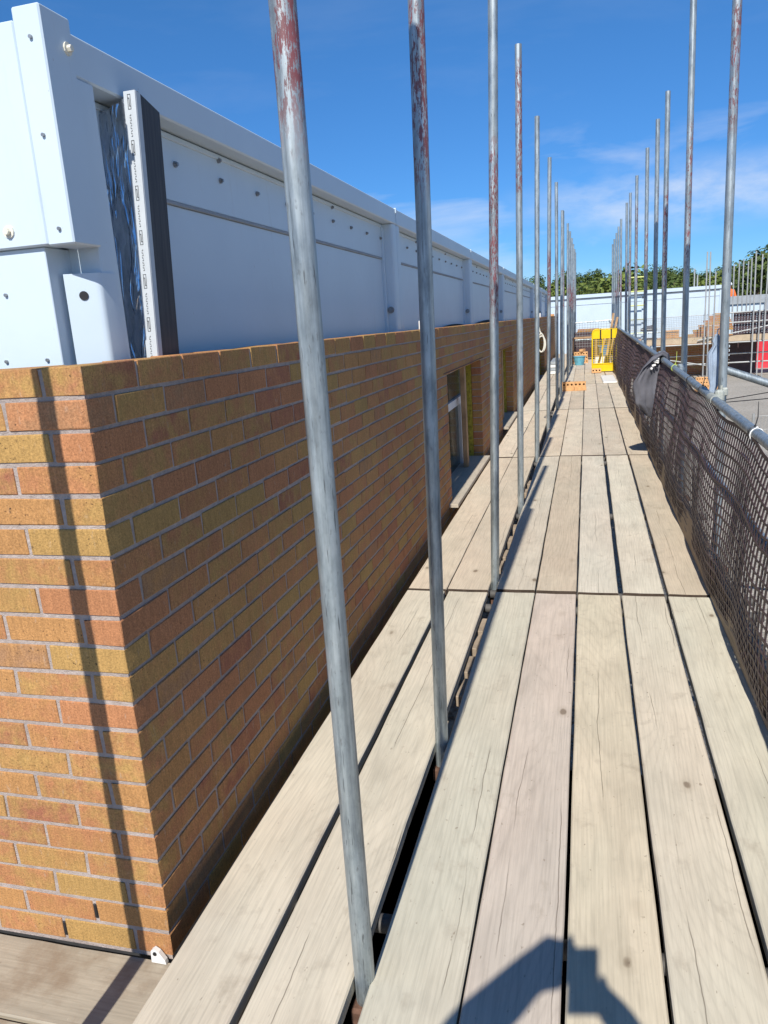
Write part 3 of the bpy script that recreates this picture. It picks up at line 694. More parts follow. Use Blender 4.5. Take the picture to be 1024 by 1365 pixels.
TONE = {(1,0):(.575,.532,.430),(1,1):(.580,.500,.425),(1,2):(.615,.535,.405),(1,3):(.63,.562,.45),(1,4):(.61,.568,.46),
        (2,0):(.59,.52,.42),(2,1):(.54,.455,.35),(2,2):(.62,.56,.465),(2,3):(.64,.585,.48),(2,4):(.56,.48,.37)}
rw = random.Random(21)
def tone():
    k = rw.uniform(.88, 1.06); h = rw.uniform(-.014, .014)
    return ((.62+h)*k, .535*k, (.425-h)*k)
for r, (a, b_) in enumerate(ROWS):
    for l, (x0, x1) in enumerate(LANES):
        if r > 5 and l > 1 and False: continue
        j = 0 if r == 1 else rw.uniform(-.004,.004)
        if r == 2: x0, x1 = (x0+(0,.0,.0,.010,.004)[l], x1+(0,0,-.006,.004,0)[l])
        me = board_mesh(b_-a-.030, x1-x0-.002, r*7+l)
        o = link('scaffold_board', me, walk, ((x0+x1)/2+j, (a+b_)/2+rw.uniform(-.004,.004), rw.uniform(-.002,.0015)), (0, 0, rw.gauss(0,.0004)))
        c = TONE[(r,l)] if (r,l) in TONE else tone()
        o.color = (*c, 1)
    if r == 0: continue
    for l, (x0, x1) in enumerate(((-.998,-.778),(-.757,-.536))):
        if r > 1: x0, x1 = ((-.998,-.776),(-.770,-.537))[l]
        me = board_mesh(b_-a-.03, x1-x0, 100+r*7+l)
        o = link('scaffold_board', me, inner, ((x0+x1)/2, (a+b_)/2+rw.uniform(-.006,.006), -.004+rw.uniform(-.002,.002)), (0,0,rw.gauss(0,.0004)))
        o.color = (*((.615,.55,.44) if r == 1 else tuple(min(1,x*1.05) for x in tone())), 1)
for k, (y0, y1) in enumerate(((1.208,1.437),(.975,1.200),(.742,.967))):
    me = board_mesh(2.4, y1-y0, 300+k); me.materials[0] = M_wood_old
    o = link('scaffold_board', me, ret, (-1.86, (y0+y1)/2+.016, -.132), (0,0,R(90))); o.color = (.385,.34,.27,1)
# tubes under the decks
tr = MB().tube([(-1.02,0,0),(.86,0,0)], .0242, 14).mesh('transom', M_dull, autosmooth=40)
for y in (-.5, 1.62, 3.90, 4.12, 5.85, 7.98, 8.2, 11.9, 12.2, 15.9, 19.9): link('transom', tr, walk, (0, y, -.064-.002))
lg = MB().tube([(0,-1,0),(0,27.5,0)], .0242, 14).mesh('ledger', M_galv, autosmooth=40)
link('ledger', lg, walk, (-.46,0,-.115)); link('ledger', lg, walk, (.725,0,-.118)); link('ledger', lg, inner, (-.90,0,-.125))
pk = MB().cbox(.045, .17, .05, .003).mesh('packing_block', M_offcut)
for y in (2.62,2.95,3.22,3.46,3.68,4.35,4.62,4.9,5.2,5.5,6.4,6.7,7.1): link('packing_block', pk, walk, (-.517+rw.uniform(-.006,.006), y+rw.uniform(-.03,.03), -.085), (0,0,rw.uniform(-.1,.1)))
ret_o = MB().tube([(-3,0,0),(-1.0,0,0)], .0242, 12).mesh('ledger', M_galv); link('ledger', ret_o, ret, (0,.80,-.192)); link('ledger', ret_o, ret, (0,1.36,-.192))
# toe board
for r, (a, b_) in enumerate(ROWS[1:]):
    me = board_mesh(b_-a-.01, .20, 500+r)
    o = link('toe_board', me, walk, (.658, (a+b_)/2, .102), (0, R(90), 0)); o.color = (.36,.29,.22,1)

# ------------------------------------------------------------------ standards
def pole_mesh(z0, z1, n=16):
    b = MB(); ro, ri = .02415, .0205
    k = max(2, int((z1-z0)/.5)); zs_ = [z0+(z1-z0)*i/k for i in range(k+1)]
    b.tube([(0,0,z) for z in zs_], ro, n, False)
    o = len(b.v); ring = lambda r_, z: [(r_*math.cos(2*math.pi*i/n), r_*math.sin(2*math.pi*i/n), z) for i in range(n)]
    b.add(ring(ro,z1)+ring(ri,z1)+ring(ri,z1-.25), [(i,(i+1)%n,n+(i+1)%n,n+i) for i in range(n)]+[(n+i,n+(i+1)%n,2*n+(i+1)%n,2*n+i) for i in range(n)]+[tuple(range(2*n,3*n))])
    return b.mesh('tube', M_pole, autosmooth=50)
def coupler_mesh():
    b = MB(); b.cbox(.075,.062,.055,.008); b.cbox(.06,.075,.05,.008,(.0,-.035,0)); b.tube([(.04,.0,-.005),(.075,0,-.005)], .008, 8); b.tube([(.06,0,-.005),(.085,0,-.005)], .013, 6)
    return b.mesh('coupler', M_rust)
CM = coupler_mesh()
ORD = ['nearest','second','third','fourth','fifth','sixth','seventh','eighth','ninth','tenth','eleventh','twelfth','thirteenth','fourteenth','fifteenth','sixteenth']
def standard(x, y, top, lean, paint, label, group, base=-1.1, i=1):
    t = thing('scaffold_pole', label, 'scaffold pole', (x, y, 0), (R(lean[1]), R(lean[0]), 0), group)
    o = link('tube', pole_mesh(base, top), t, (0,0,0), (0,0,0)); o.color = (*paint, 1)
    if y < 12:
        link('coupler', CM, o, (.0, 0, -.092 if i == 0 else -.125), (0,0,R(90)))
    bp = MB(); bp.cbox(.15,.15,.008,.002); link('base_plate', bp.mesh('base_plate', M_rust), t, (0,0,base+.004))
    return t
LP = [(-.508,1.385,(.445,.90,.60),.15),(-.513,2.43,(.46,.615,.66),.9),(-.513,4.16,(.36,.60,.62),1.45),(-.509,5.93,(.56,.82,.58),.9),(-.508,8.03,(0,0,0),.9),(-.490,10.15,(.38,.56,.78),.95),
      (-.445,12.1,(.3,.42,.40),.3),(-.442,13.75,(.48,.55,.5),.9),(-.450,15.6,(.36,.6,.52),.3),(-.42,17.85,(.40,.52,.5),.4),(-.41,19.7,(.36,.52,.75),.4),(-.40,21.6,(.34,.5,.8),.4),(-.39,23.6,(.36,.6,.55),.3),(-.38,25.6,(.4,.5,.5),.3),(-.38,27.2,(.36,.46,.7),.3)]
LD = ['thickest, with red paint flaking off its upper half','with dark red paint on its upper part','red stained over its whole middle','with a free top in view and streaks of red','bare pale steel','painted dull red in its middle']
for i, (x, y, p, ln) in enumerate(LP):
    d = ', '+LD[i] if i < len(LD) else ''
    standard(x, y, 3.29+(.0 if i != 7 else -.2), (ln, 0), p, f'{ORD[i]} pole of the left row{d}', 'scaffold poles of the left row', i=i)
RP = [(.768,4.80,3.7,(.58,.84,.60)),(.770,6.68,4.1,(.42,.72,.50)),(.765,8.45,3.45,(.40,.66,.62)),(.77,9.6,3.45,(.3,.7,.25)),(.775,11.2,3.45,(.35,.62,.5)),(.775,13.4,3.45,(.40,.78,.50)),
      (.775,15.3,3.45,(.42,.66,.55)),(.78,16.7,3.45,(.36,.60,.6)),(.79,19.6,3.45,(.38,.58,.66)),(.80,21.4,3.45,(.40,.62,.6)),(.81,23.2,3.45,(.38,.5,.7)),(.82,25.2,3.45,(.4,.5,.5)),(.83,27.2,3.45,(0,0,0))]
RD = ['thickest, dark red towards its top','tall and dull grey, reaching out of the picture','bright steel with red flakes below the middle','plain grey','mottled grey','pinkish upper half']
for i, (x, y, tp, p) in enumerate(RP):
    d = ', '+RD[i] if i < len(RD) else ''
    standard(x, y, tp, (-.25, 0), p, f'{ORD[i]} pole of the right row{d}', 'scaffold poles of the right row')
standard(-1.186, .85, 2.05, (0,0), (.5,.6,.4), 'lone scaffold pole standing before the sunlit end of the brick wall', None)

# ------------------------------------------------------------------ guard rail and net
RAILX = .705
def rail_z(y): return .915+.05*min(1, max(0, (y-3)/3.2))+.022*min(1, max(0,(y-6)/6))
gr = thing('guard_rail', 'grey scaffold tube guard rail along the top of the brown net', 'guard rail', (0,0,0))
b = MB(); b.tube([(RAILX,-1.2,.895),(RAILX,1.5,.905),(RAILX,4.70,rail_z(4.7))], .0242, 18); link('rail_tube', b.mesh('rail_tube', M_galv, autosmooth=40), gr)
b = MB(); b.tube([(RAILX+.004,4.72,rail_z(4.72)),(RAILX+.002,8,rail_z(8)),(RAILX,12,rail_z(12)),(RAILX+.01,18,rail_z(18))], .0242, 18); link('rail_tube', b.mesh('rail_tube', M_galv, autosmooth=40), gr)
b = MB(); b.tube([(RAILX+.01,18.0,rail_z(18)),(RAILX+.03,27.6,.99)], .0242, 12); link('rail_tube', b.mesh('rail_tube', M_galv, autosmooth=40), gr)
b = MB(); b.tube([(RAILX,4.64,rail_z(4.7)),(RAILX,4.80,rail_z(4.7))], .0285, 16); link('rail_sleeve', b.mesh('rail_sleeve', M_clamp, autosmooth=40), gr)
cg = coupler_mesh(); cg.materials.clear(); cg.materials.append(M_galv)
for (x, y, tp, p) in RP[1:7]: link('coupler', cg, gr, (x-.025, y, rail_z(y)), (0, R(90), 0))
b = MB(); b.cbox(.05,.06,.07,.012); b.cbox(.035,.03,.05,.008,(.03,.015,.02)); b.tube([(.01,0,.03),(.01,0,.06)], .008, 8); link('coupler', b.mesh('coupler', M_clamp), gr, (RAILX+.035, 4.74, rail_z(4.7)+.015))
# knee rail behind the net
b = MB(); b.tube([(.735,-1.2,.47),(.735,27.6,.50)], .0242, 12); link('knee_rail', b.mesh('knee_rail', M_galv, autosmooth=40), gr)

def net_x(y, z):
    t = max(0.0, min(1.0, z/.93))
    sag = math.sin(math.pi*t)**.8
    bay = noise.noise((y*1.1, 3.0, t*.7)); b2 = noise.noise((y*3.1, 8.0, t*1.6)); b3 = noise.noise((y*7.5, 1.0, t*2.5))
    x = (.628 - .0)*(1-t) + (RAILX-.012)*t
    x -= sag*(.045+.05*bay) + 0.013*b2*(1-t*.8) + .005*b3*min(1, 3*(1-t))
    return x
def make_net():
    b = MB(); y0, y1 = .3, 19.0
    cols = []; y = y0
    while y < y1: cols.append(y); y += .050
    rows = 19; ztop = .93
    def bottom(y): return .055+.05*noise.noise((y*1.7, 4.2, 0))+.02*noise.noise((y*7, 2.2, 0))
    def P(y, j):
        zb_ = bottom(y); zt_ = rail_z(y)-.012+.006*noise.noise((y*6,0,5)) - .025*abs(math.sin(y*2.6))**3*(1 if y < 12 else .4)
        z = zb_+(zt_-zb_)*j/(rows-1)
        z += (.012*noise.noise((y*2.2, j*.13, 7)) + .005*noise.noise((y*5.5, j*.2, 2)))*math.sin(math.pi*j/(rows-1))
        return Vector((net_x(y, z), y, z))
    def strip(pts, w, horizontal):
        vs = []
        for p in pts:
            d = Vector((0,0,w)) if horizontal else Vector((0,w,0)); t = Vector((.0016,0,0))
            vs += [p-d-t, p+d-t, p+d+t, p-d+t]
        n_ = len(pts); fs = [(4*i+k,4*i+(k+1)%4,4*i+4+(k+1)%4,4*i+4+k) for i in range(n_-1) for k in range(4)]
        b.add(vs, fs)
    for y in cols:
        step = 1 if y < 9 else 2
        strip([P(y, j) for j in list(range(0, rows, step))], .0102, False)
    ys_ = [y0+.075*i for i in range(int((y1-y0)/.075))]
    for j in range(rows): strip([P(y, j)-Vector((.002,0,0)) for y in ys_], (.0042 if j % 3 else .0065) if j not in (0, rows-1) else .009, True)
    return b.mesh('net_strands', M_net)
net = tag(link('safety_net', make_net()), 'brown plastic mesh safety net hung from the guard rail over the toe board', 'safety net')

# ties on the rail
def tie_mesh(tail):
    b = MB(); n_ = 14
    b.tube([(.0285*math.cos(2*math.pi*i/n_), 0, .0285*math.sin(2*math.pi*i/n_)) for i in range(n_+1)], .0032, 6, False)
    b.cbox(.010,.008,.008,.002,(0,0,.032))
    if tail: b.tube([(0,0,.03),(.012,.006,.07),(.016,.02,.135)], [.003,.0025,.0015], 5)
    return b
for (y, tail, m, lb) in ((3.52,False,M_whitep,'white cable tie round the guard rail near the right edge of the picture'),(3.56,True,M_black,'black cable tie with a long upright tail beside the white tie'),
                  (5.15,True,M_black,'black cable tie with tail on the rail just beyond the rail joint'),(5.75,False,M_black,'black cable tie between the first two right hand poles'),(6.75,True,M_greenp,'lime green tie on the rail before the grey cloth')):
    o = link('cable_tie', tie_mesh(tail).mesh('cable_tie', m), None, (RAILX, y, rail_z(y)), (0, 0, R(8))); tag(o, lb, 'cable tie', 'ties on the guard rail')

# grey cloth bag thrown over the rail
def draped(sections, n=14, rows=0, fold=0.0, seed=0):
    """sections: list of (centre, half width vector, thickness vector) -> closed skin, with folds running down it"""
    secs_ = [tuple(Vector(q) for q in s3) for s3 in sections]
    if rows:
        out = []
        for i in range(rows+1):
            u = i/rows*(len(secs_)-1); k = min(int(u), len(secs_)-2); f = u-k
            out.append(tuple(secs_[k][m].lerp(secs_[k+1][m], f) for m in range(3)))
        secs_ = out
    b = MB(); vs = []
    for (c, w, t) in secs_:
        for k in range(n):
            a = 2*math.pi*k/n; ca, sa = math.cos(a), math.sin(a)
            sq = 1/max(.72, max(abs(ca), abs(sa)))**.8
            f = 1+.10*noise.noise((c.z*7+ca*1.5, sa*1.5, c.y+seed))
            g_ = fold*(noise.noise((ca*5.5+c.z*1.2, 2.0+seed, c.z*3.0))+.5*noise.noise((ca*13+c.z*2.5, 7.0+seed, c.z*6)))
            tn = t.normalized() if t.length > 1e-4 else Vector()
            vs.append(c + w*ca*f*min(sq,1.12) + t*sa*f + tn*g_*(1 if sa < 0 else .4))
    m = len(secs_); fs = [(i*n+k, i*n+(k+1)%n, (i+1)*n+(k+1)%n, (i+1)*n+k) for i in range(m-1) for k in range(n)]
    fs += [tuple(range(n))[::-1], tuple((m-1)*n+k for k in range(n))]
    b.add(vs, fs); return b
bag = thing('cloth_bag', 'dark grey cloth bag with a white print slung over the guard rail', 'cloth bag', (RAILX, 7.85, 0))
secs = [((.060,.02,.84),(.0,.05,.02),(.015,0,.0)), ((.055,.02,.95),(0,.07,.0),(.012,0,0)), ((.045,.02,1.01),(0,.09,.0),(.010,0,.010)), ((.0,.02,1.040),(0,.10,.0),(.008,0,.014)), ((-.05,.0,1.00),(.05,.09,.0),(.0,.035,.02)),
        ((-.105,-.02,.90),(.085,.05,.0),(.0,.045,.0)), ((-.145,-.02,.76),(.105,.04,.0),(.0,.055,0)), ((-.150,.0,.62),(.105,.03,0),(.0,.055,0)), ((-.140,.02,.52),(.085,.03,0),(.0,.04,0)), ((-.125,.04,.46),(.05,.02,0),(.0,.025,0)), ((-.115,.05,.43),(.02,.01,0),(.0,.01,0))]
secs[6] = ((-.160,-.02,.78),(.115,.05,.03),(.0,.050,.0)); secs[8] = ((-.150,.0,.53),(.095,.03,-.03),(.0,.04,0)); secs[9] = ((-.12,.04,.455),(.075,.02,-.03),(.0,.03,0)); secs[10] = ((-.10,.05,.415),(.035,.01,-.012),(.0,.015,0))
me = draped(secs, 44, 44, .030, 3).mesh('bag_body', M_cloth, smooth=True); o = link('bag_body', me, bag)
for (y, z, w, hh, rz) in ((-.17,.955,.05,.018,20),(-.10,.965,.05,.016,10),(-.20,.925,.035,.02,-15),(-.02,.985,.04,.016,0),(-.22,.895,.02,.02,30)):
    b = MB(); b.cbox(.004, w, hh, .001); link('white_print', b.mesh('white_print', M_whitep), bag, (-.060-.75*(.985-z)-.1*y, -.092, z), (R(rz), 0, R(90)))
# pale cloth hanging on the first right pole
pc = thing('pale_cloth', 'pale blue-grey cloth hanging against the nearest right hand pole above the rail', 'cloth', (.738, 4.90, 0))
secs = [((0,0,1.30),(.010,.012,0),(0,.008,0)),((0,0,1.26),(.024,.012,0),(-.003,.012,0)),((.006,0,1.24),(.022,.012,0),(-.003,.012,0)),((-.010,0,1.19),(.038,.01,0),(-.004,.018,0)),((-.006,0,1.12),(.040,.01,0),(-.005,.022,0)),((-.012,0,1.05),(.028,.01,0),(-.004,.02,0)),((-.006,0,1.00),(.023,.01,0),(-.003,.017,0)),((-.012,0,.97),(.020,.01,0),(-.003,.017,0)),((-.003,0,.935),(.014,.008,0),(-.002,.013,0))]
o = link('cloth_body', draped(secs, 40, 36, .014, 8).mesh('cloth_body', M_pale, smooth=True), pc)
b = MB(); b.tube([(0,0,1.29),(.004,0,1.325),(.012,.002,1.33)], .004, 6); link('hanging_loop', b.mesh('hanging_loop', M_pale), pc)

# brace tube leaving to the right
b = MB(); b.tube([(.79,5.2,1.085),(2.6,5.2,.39)], .0242, 16); tag(link('brace_tube', b.mesh('brace_tube', M_galv, autosmooth=40)), 'grey brace tube running down to the right from the nearest right hand pole', 'brace tube')
b = MB()
for (p, q) in (((.80,5.0,.90),(2.4,6.2,1.02)),((.80,5.0,.885),(2.4,5.6,.96)),((.73,3.3,.96),(2.2,2.6,.70))): b.tube([p, ((p[0]+q[0])/2,(p[1]+q[1])/2,(p[2]+q[2])/2-.03), q], .003, 5)
tag(link('loose_wire', b.mesh('loose_wire', M_black)), 'thin dark wires trailing from the rail joint to the right', 'wire')
# cream hose coil on the sixth left pole
hose = MB()
for k, (cx, cz, rx, rz, ph) in enumerate(((-.075,1.10,.040,.115,0),(-.070,1.085,.048,.10,.4))):
    hose.tube([(cx+rx*math.cos(ph+2*math.pi*i/20), .01*k, cz+rz*math.sin(ph+2*math.pi*i/20)) for i in range(21)], .009, 8, False)
hose.tube([(-.05,0,1.20),(-.09,0,1.24),(-.10,0,1.30),(-.125,0,1.31)], .009, 8)
tag(link('hose_coil', hose.mesh('hose_coil', M_cream, smooth=True), None, (-.49, 10.12, 0)), 'cream hose coil hanging on the sixth pole of the left row', 'hose')

# ------------------------------------------------------------------ things at the far end of the walkway
def perf_brick_mesh():
    """brick lying on its side: the bed face with three holes looks towards -Y"""
    b = MB(); L, H, T = .215, .1025, .065
    for k in range(3):
        x0 = -L/2+k*L/3; x1 = x0+L/3; cx = (x0+x1)/2
        rect = [(x0,-H/2),(cx,-H/2),(x1,-H/2),(x1,0),(x1,H/2),(cx,H/2),(x0,H/2),(x0,0)]
        ang = [-135,-90,-45,0,45,90,135,180]; r_ = .019
        octo = [(cx+r_*math.cos(R(a)), r_*math.sin(R(a))) for a in ang]
        vs = [(x,-T/2,z) for x,z in rect]+[(x,-T/2,z) for x,z in octo]+[(x,-T/2+.05,z) for x,z in octo]
        b.add(vs, [(i,(i+1)%8,8+(i+1)%8,8+i) for i in range(8)], 0)
        b.add([vs[8+i] for i in range(8)]+[vs[16+i] for i in range(8)], [(i,(i+1)%8,8+(i+1)%8,8+i) for i in range(8)]+[tuple(range(8,16))], 1)
    h, l, t = H/2, L/2, T/2
    b.add([(-l,-t,-h),(l,-t,-h),(l,t,-h),(-l,t,-h),(-l,-t,h),(l,-t,h),(l,t,h),(-l,t,h)], [(0,3,2,1),(4,5,6,7),(1,2,6,5),(2,3,7,6),(3,0,4,7)], 0)
    return b.mesh('perforated_brick', [M_perf, M_hole])
PB = perf_brick_mesh(); FB = MB().cbox(.215,.1025,.065,.003).mesh('loose_brick', M_perf)
def loose(me, loc, rot, label, group): return tag(link('loose_brick', me, None, loc, rot), label, 'brick', group)
G1 = 'orange bricks stacked on the walkway by the left poles'
for k, x in enumerate((-.345,-.125)): loose(FB, (x+.01, 14.80, .0335), (0,0,0), ('left','right')[k]+' brick in the bottom course of the orange stack on the walkway boards', G1)
loose(FB, (-.235, 14.91, .0335), (0,0,0), 'brick at the back of the bottom course of the orange stack on the walkway boards', G1)
for k, x in enumerate((-.345,-.125)): loose(PB, (x, 14.79, .118), (0,0,R((1,-1)[k])), ('left','right')[k]+' perforated brick on top of the orange stack on the walkway boards', G1)
G2 = 'orange bricks behind the blue tub'
for k, (x, z) in enumerate(((-.30,.052),(-.07,.052),(-.29,.157),(-.08,.157),(-.30,.262),(-.08,.262))):
    loose(PB, (x, 22.3, z), (0,0,0), f'{("left","right")[k%2]} perforated brick in the {("bottom","middle","top")[k//2]} layer of the pile behind the blue tub', G2)
loose(FB, (-.12, 22.33, .352), (0,0,R(70)), 'brick laid crosswise on top of the pile behind the blue tub', G2)
loose(PB, (.215, 18.62, .055), (R(-14),0,R(4)), 'single orange brick leaning against the foot of the yellow gate', 'brick at the yellow gate')
# tub
def tub(loc, r0, r1, h, mat, label):
    t = thing('tub', label, 'bucket', loc); b = MB(); n_ = 24
    prof = [(.0,0),(r0,0),(r1,h),(r1+.012,h),(r1+.012,h-.02),(r1+.004,h-.02)]; inner_ = [(r1-.006,h-.002),(r0-.006,.02),(0,.02)]
    pts = [(r1+.004,h-.02),(r1+.012,h-.02),(r1+.012,h)] ; seq = [(r0*.02,0),(r0,0),(r1,h-.022),(r1+.012,h-.020),(r1+.012,h),(r1-.006,h),(r0-.006,.015),(r0*.02,.015)]
    vs = [(r_*math.cos(2*math.pi*k/n_), r_*math.sin(2*math.pi*k/n_), z) for r_, z in seq for k in range(n_)]
    b.add(vs, [(i*n_+k,i*n_+(k+1)%n_,(i+1)*n_+(k+1)%n_,(i+1)*n_+k) for i in range(len(seq)-1) for k in range(n_)]+[tuple(range(n_))[::-1]])
    tb = link('tub_body', b.mesh('tub_body', mat, autosmooth=35), t)
    hb = MB(); hb.tube([((r1+.008)*math.cos(a), -.02-.02*math.sin(a), h+.01-(r1*.55)*math.sin(a)) for a in [math.pi*i/10 for i in range(11)]], .004, 6); link('handle', hb.mesh('handle', M_galv), tb)
    return t
tub((-.195,21.6,0), .115, .155, .235, M_teal, 'faded blue plastic tub standing on the walkway in front of the orange brick pile')
tub((.42,20.3,.30), .10, .135, .24, M_blue, 'bright blue bucket seen through the mesh of the yellow gate')
crate = thing('mortar_crate', 'pale board crate under the blue bucket behind the yellow gate', 'crate', (.40,20.3,0)); boxm('crate_side', -.19,.19,-.16,-.14,0,.29,M_whitep,crate); boxm('crate_top', -.2,.2,-.17,.17,.291,.30,M_lumber,crate); boxm('crate_end', -.19,-.17,-.139,.15,0,.29,M_lumber,crate); boxm('crate_end', .17,.19,-.139,.15,0,.29,M_lumber,crate)
# yellow gate
gt = thing('yellow_gate', 'bright yellow safety gate with mesh middle and black straps standing on the walkway', 'safety gate', (.395,18.8,0))
b = MB(); b.tube([(-.27,0,0),(-.27,0,.90),(-.245,0,.965),(-.19,0,.99),(.27,0,.99),(.27,0,0)], .016, 10); link('frame', b.mesh('frame', M_yellow, autosmooth=40), gt)
boxm('top_panel', -.255,.255,-.006,.006,.775,.975,M_yellow,gt); boxm('kick_panel', -.255,.255,-.007,.007,.02,.19,M_yellow,gt); boxm('kick_rail', -.255,.255,-.02,.02,.19,.212,M_yellow,gt)
for x in (-.085,.155): boxm('strap', x-.016,x+.016,-.011,-.0065,.77,1.012,M_black,gt)
b = MB()
for i in range(1,14): x = -.255+.51*i/14; b.tube([(x,0,.21),(x,0,.78)], .0028, 4, False)
for j in range(1,12): z = .21+.57*j/12; b.tube([(-.255,.006,z),(.255,.006,z)], .0028, 4, False)
link('mesh_infill', b.mesh('mesh_infill', M_yellow), gt)
b = MB(); b.tube([(-.035,0,.21),(-.035,0,.78)], .010, 8); link('mid_bar', b.mesh('mid_bar', M_yellow), gt)
# leaning timbers behind the gate
for (x, y, ln, tx, ty, lb) in ((.52,19.5,1.35,-7,9,'long pale timber leaning behind the right half of the yellow gate'),(.36,19.4,1.0,-6,14,'shorter timber leaning across the middle of the yellow gate'),(.60,19.9,1.25,-5,12,'thin timber sticking up above the right corner of the yellow gate')):
    b = MB(); b.cbox(.05,.04,ln,.003); o = link('leaning_timber', b.mesh('leaning_timber', M_lumber), None, (x, y+.05, ln/2*.985), (R(tx), R(ty), 0)); tag(o, lb, 'timber', 'timbers leaning behind the yellow gate')
b = MB(); b.cbox(.27,1.55,.035,.01); tag(link('white_sheet', b.mesh('white_sheet', M_whitep), None, (.44,16.7,.020), (0,0,R(1))), 'white plastic sheet lying on the boards in front of the yellow gate', 'plastic sheet')
# trestle table
tt = thing('trestle_table', 'low timber trestle table at the far left end of the walkway', 'trestle', (-.10,23.4,0))
for k in range(3): boxm('table_board', -.34+.0*k, .42, -.32+.22*k, -.11+.22*k, .64, .675, M_lumber, tt)
for (x, y) in ((-.28,-.25),(.36,-.25),(-.28,.28),(.36,.28)): boxm('leg', x-.022,x+.022,y-.022,y+.022,0,.638,M_lumber,tt)
# wire guard and brick pack at the end
wg = thing('wire_guard', 'grey wire mesh guard closing the far end of the walkway', 'mesh guard', (.1,24.6,0))
b = MB(); b.tube([(-.55,0,1.06),(.72,0,1.09)], .018, 8); b.tube([(-.55,0,.55),(.72,0,.56)], .012, 8); link('guard_rail', b.mesh('guard_rail', M_galv), wg)
b = MB()
for i in range(17): x = -.55+1.27*i/16; b.tube([(x,0,.3),(x,0,1.07)], .004, 4, False)
for j in range(9): z = .35+.08*j; b.tube([(-.55,0,z),(.72,0,z)], .004, 4, False)
link('mesh_wire', b.mesh('mesh_wire', M_far_pole), wg); boxm('net_shade_panel', -.56,.74,.02,.03,.02,.78,M_net,wg)  # solid brown backing, stands for mesh and paints the dark void behind the table
bp = thing('brick_pack', 'dark orange pack of bricks behind the wire guard at the walkway end', 'brick pack', (.05,25.4,0))
b = MB()
for j in range(12):
    for i in range(3): b.cbox(.216,.1,.070,.003,(-.24+.22*i+.02*(j%2),0,.035+.071*j))
link('pack_bricks', b.mesh('pack_bricks', M_bricks), bp)['kind'] = 'stuff'
# grey packs on the inner boards
gp = thing('sill_pack', 'stack of grey packed lengths on the inner boards by the far poles', 'pack', (-.76,19.6,0))
for k in range(4): boxm('length', -.11+.01*k, .10, -.7, .7, .005+.075*k, .07+.075*k, M_grey if k % 2 else M_whitep, gp)
for k, y in enumerate((26.4, 27.3)):
    loose(FB, (WX-.05, y, ZT+TILT*(y-1.45)+.036), (0,0,R(90)), ('nearer','farther')[k]+' loose orange brick set on the far end of the wall top', 'bricks on the wall top')

# ------------------------------------------------------------------ the far side of the site
fb = thing('white_site_building', 'long white modular building across the site behind the walkway end', 'building', (0,31,0))
boxm('body', -1.7,4.78,.03,4.2,-.2,1.90,M_white,fb); boxm('roof_band', -1.75,4.84,-.04,4.3,1.86,1.985,M_white,fb); boxm('grey_band_strip', -1.7,4.79,.0,.02,1.815,1.858,M_grey,fb)  # plain grey strip set below the roof band
for x in (-1.68,1.995,4.70): boxm('post', x-.0,x+.08,-.025,.029,-.2,1.81,M_white,fb)
boxm('panel_joint', -1.6,4.7,.018,.0285,1.60,1.612,M_seam,fb)
b = MB(); b.tube([(2.03,-.05,1.74),(2.03,-.024,1.74)], .03, 10); link('bolt', b.mesh('bolt', M_black), fb)
# brick wall of that building, racked back in steps towards its middle
sw = thing('stepped_brick_wall', 'orange brick wall stepping up to the right in front of the white building', 'brick wall', (0,29.6,0))
b = MB(); rs = random.Random(4)
for j in range(28):
    z = -1.05+.075*j
    xs = 0.6 if z < .25 else 3.42+max(0,(z-.25))*1.15
    x = xs+(.1125 if j % 2 else 0)
    while x < 4.78: b.cbox(.215,.1,.065,.003,(x+.107,rs.gauss(0,.002),z)); x += .225
link('brick_courses', b.mesh('brick_courses', M_bricks), sw)['kind'] = 'stuff'
b = MB()
for j in range(28):
    z = -1.05+.075*j; xs = 0.6 if z < .25 else 3.42+max(0,(z-.25))*1.15
    b.box(xs+.12, 4.8, -.044, .046, z-.0375, z+.0374)
link('mortar', b.mesh('mortar', M_mortar), sw)
# far platform
fp = thing('far_scaffold_platform', 'boarded scaffold platform with toe boards across the site before the white building', 'scaffold platform', (0,28,0))
for k in range(6):
    for (x0, x1) in ((1.2,5.1),(5.12,9.0),(9.02,13.0)):
        o = boxm('platform_board', x0, x1, .03+.23*k, .25+.23*k, .085, .123, M_wood, fp); o.color = (.48,.37,.26,1)
for (x0, x1) in ((1.2,4.4),(4.42,8.3),(8.32,12.5)):
    o = boxm('toe_board', x0, x1, -.02, .018, .09, .29, M_wood, fp); o.color = (.52,.41,.29,1)
for (z, y) in ((.045,-.05),(-.35,.35),(-.62,-.05)):
    b = MB(); b.tube([(.9,y,z),(13,y,z+.04)], .024, 8); link('ledger', b.mesh('ledger', M_far_pole), fp)
b = MB(); b.tube([(4.4,-.06,1.02),(13,-.06,1.10)], .024, 8); b.tube([(4.4,-.06,.70),(13,-.06,.78)], .024, 8); link('hand_rail', b.mesh('hand_rail', M_far_pole), fp)
b = MB(); b.tube([(3.6,-.09,.18),(6.2,-.09,.62)], .02, 8); b.tube([(2.3,-.07,-.35),(4.6,-.07,-.80)], .02, 8); link('brace', b.mesh('brace', M_far_pole), fp)
b = MB()
for i in range(60): x = 1.3+3.1*i/59; b.tube([(x,-.04,.28),(x,-.04,1.0)], .0035, 4, False)
for j in range(13): z = .30+.058*j; b.tube([(1.3,-.035,z),(4.4,-.035,z)], .003, 4, False)
b.tube([(1.3,-.04,1.0),(4.4,-.04,1.0)], .012, 6); b.tube([(1.3,-.04,.64),(4.4,-.04,.64)], .010, 6)
link('mesh_guard', b.mesh('mesh_guard', M_far_pole), fp)
b = MB()
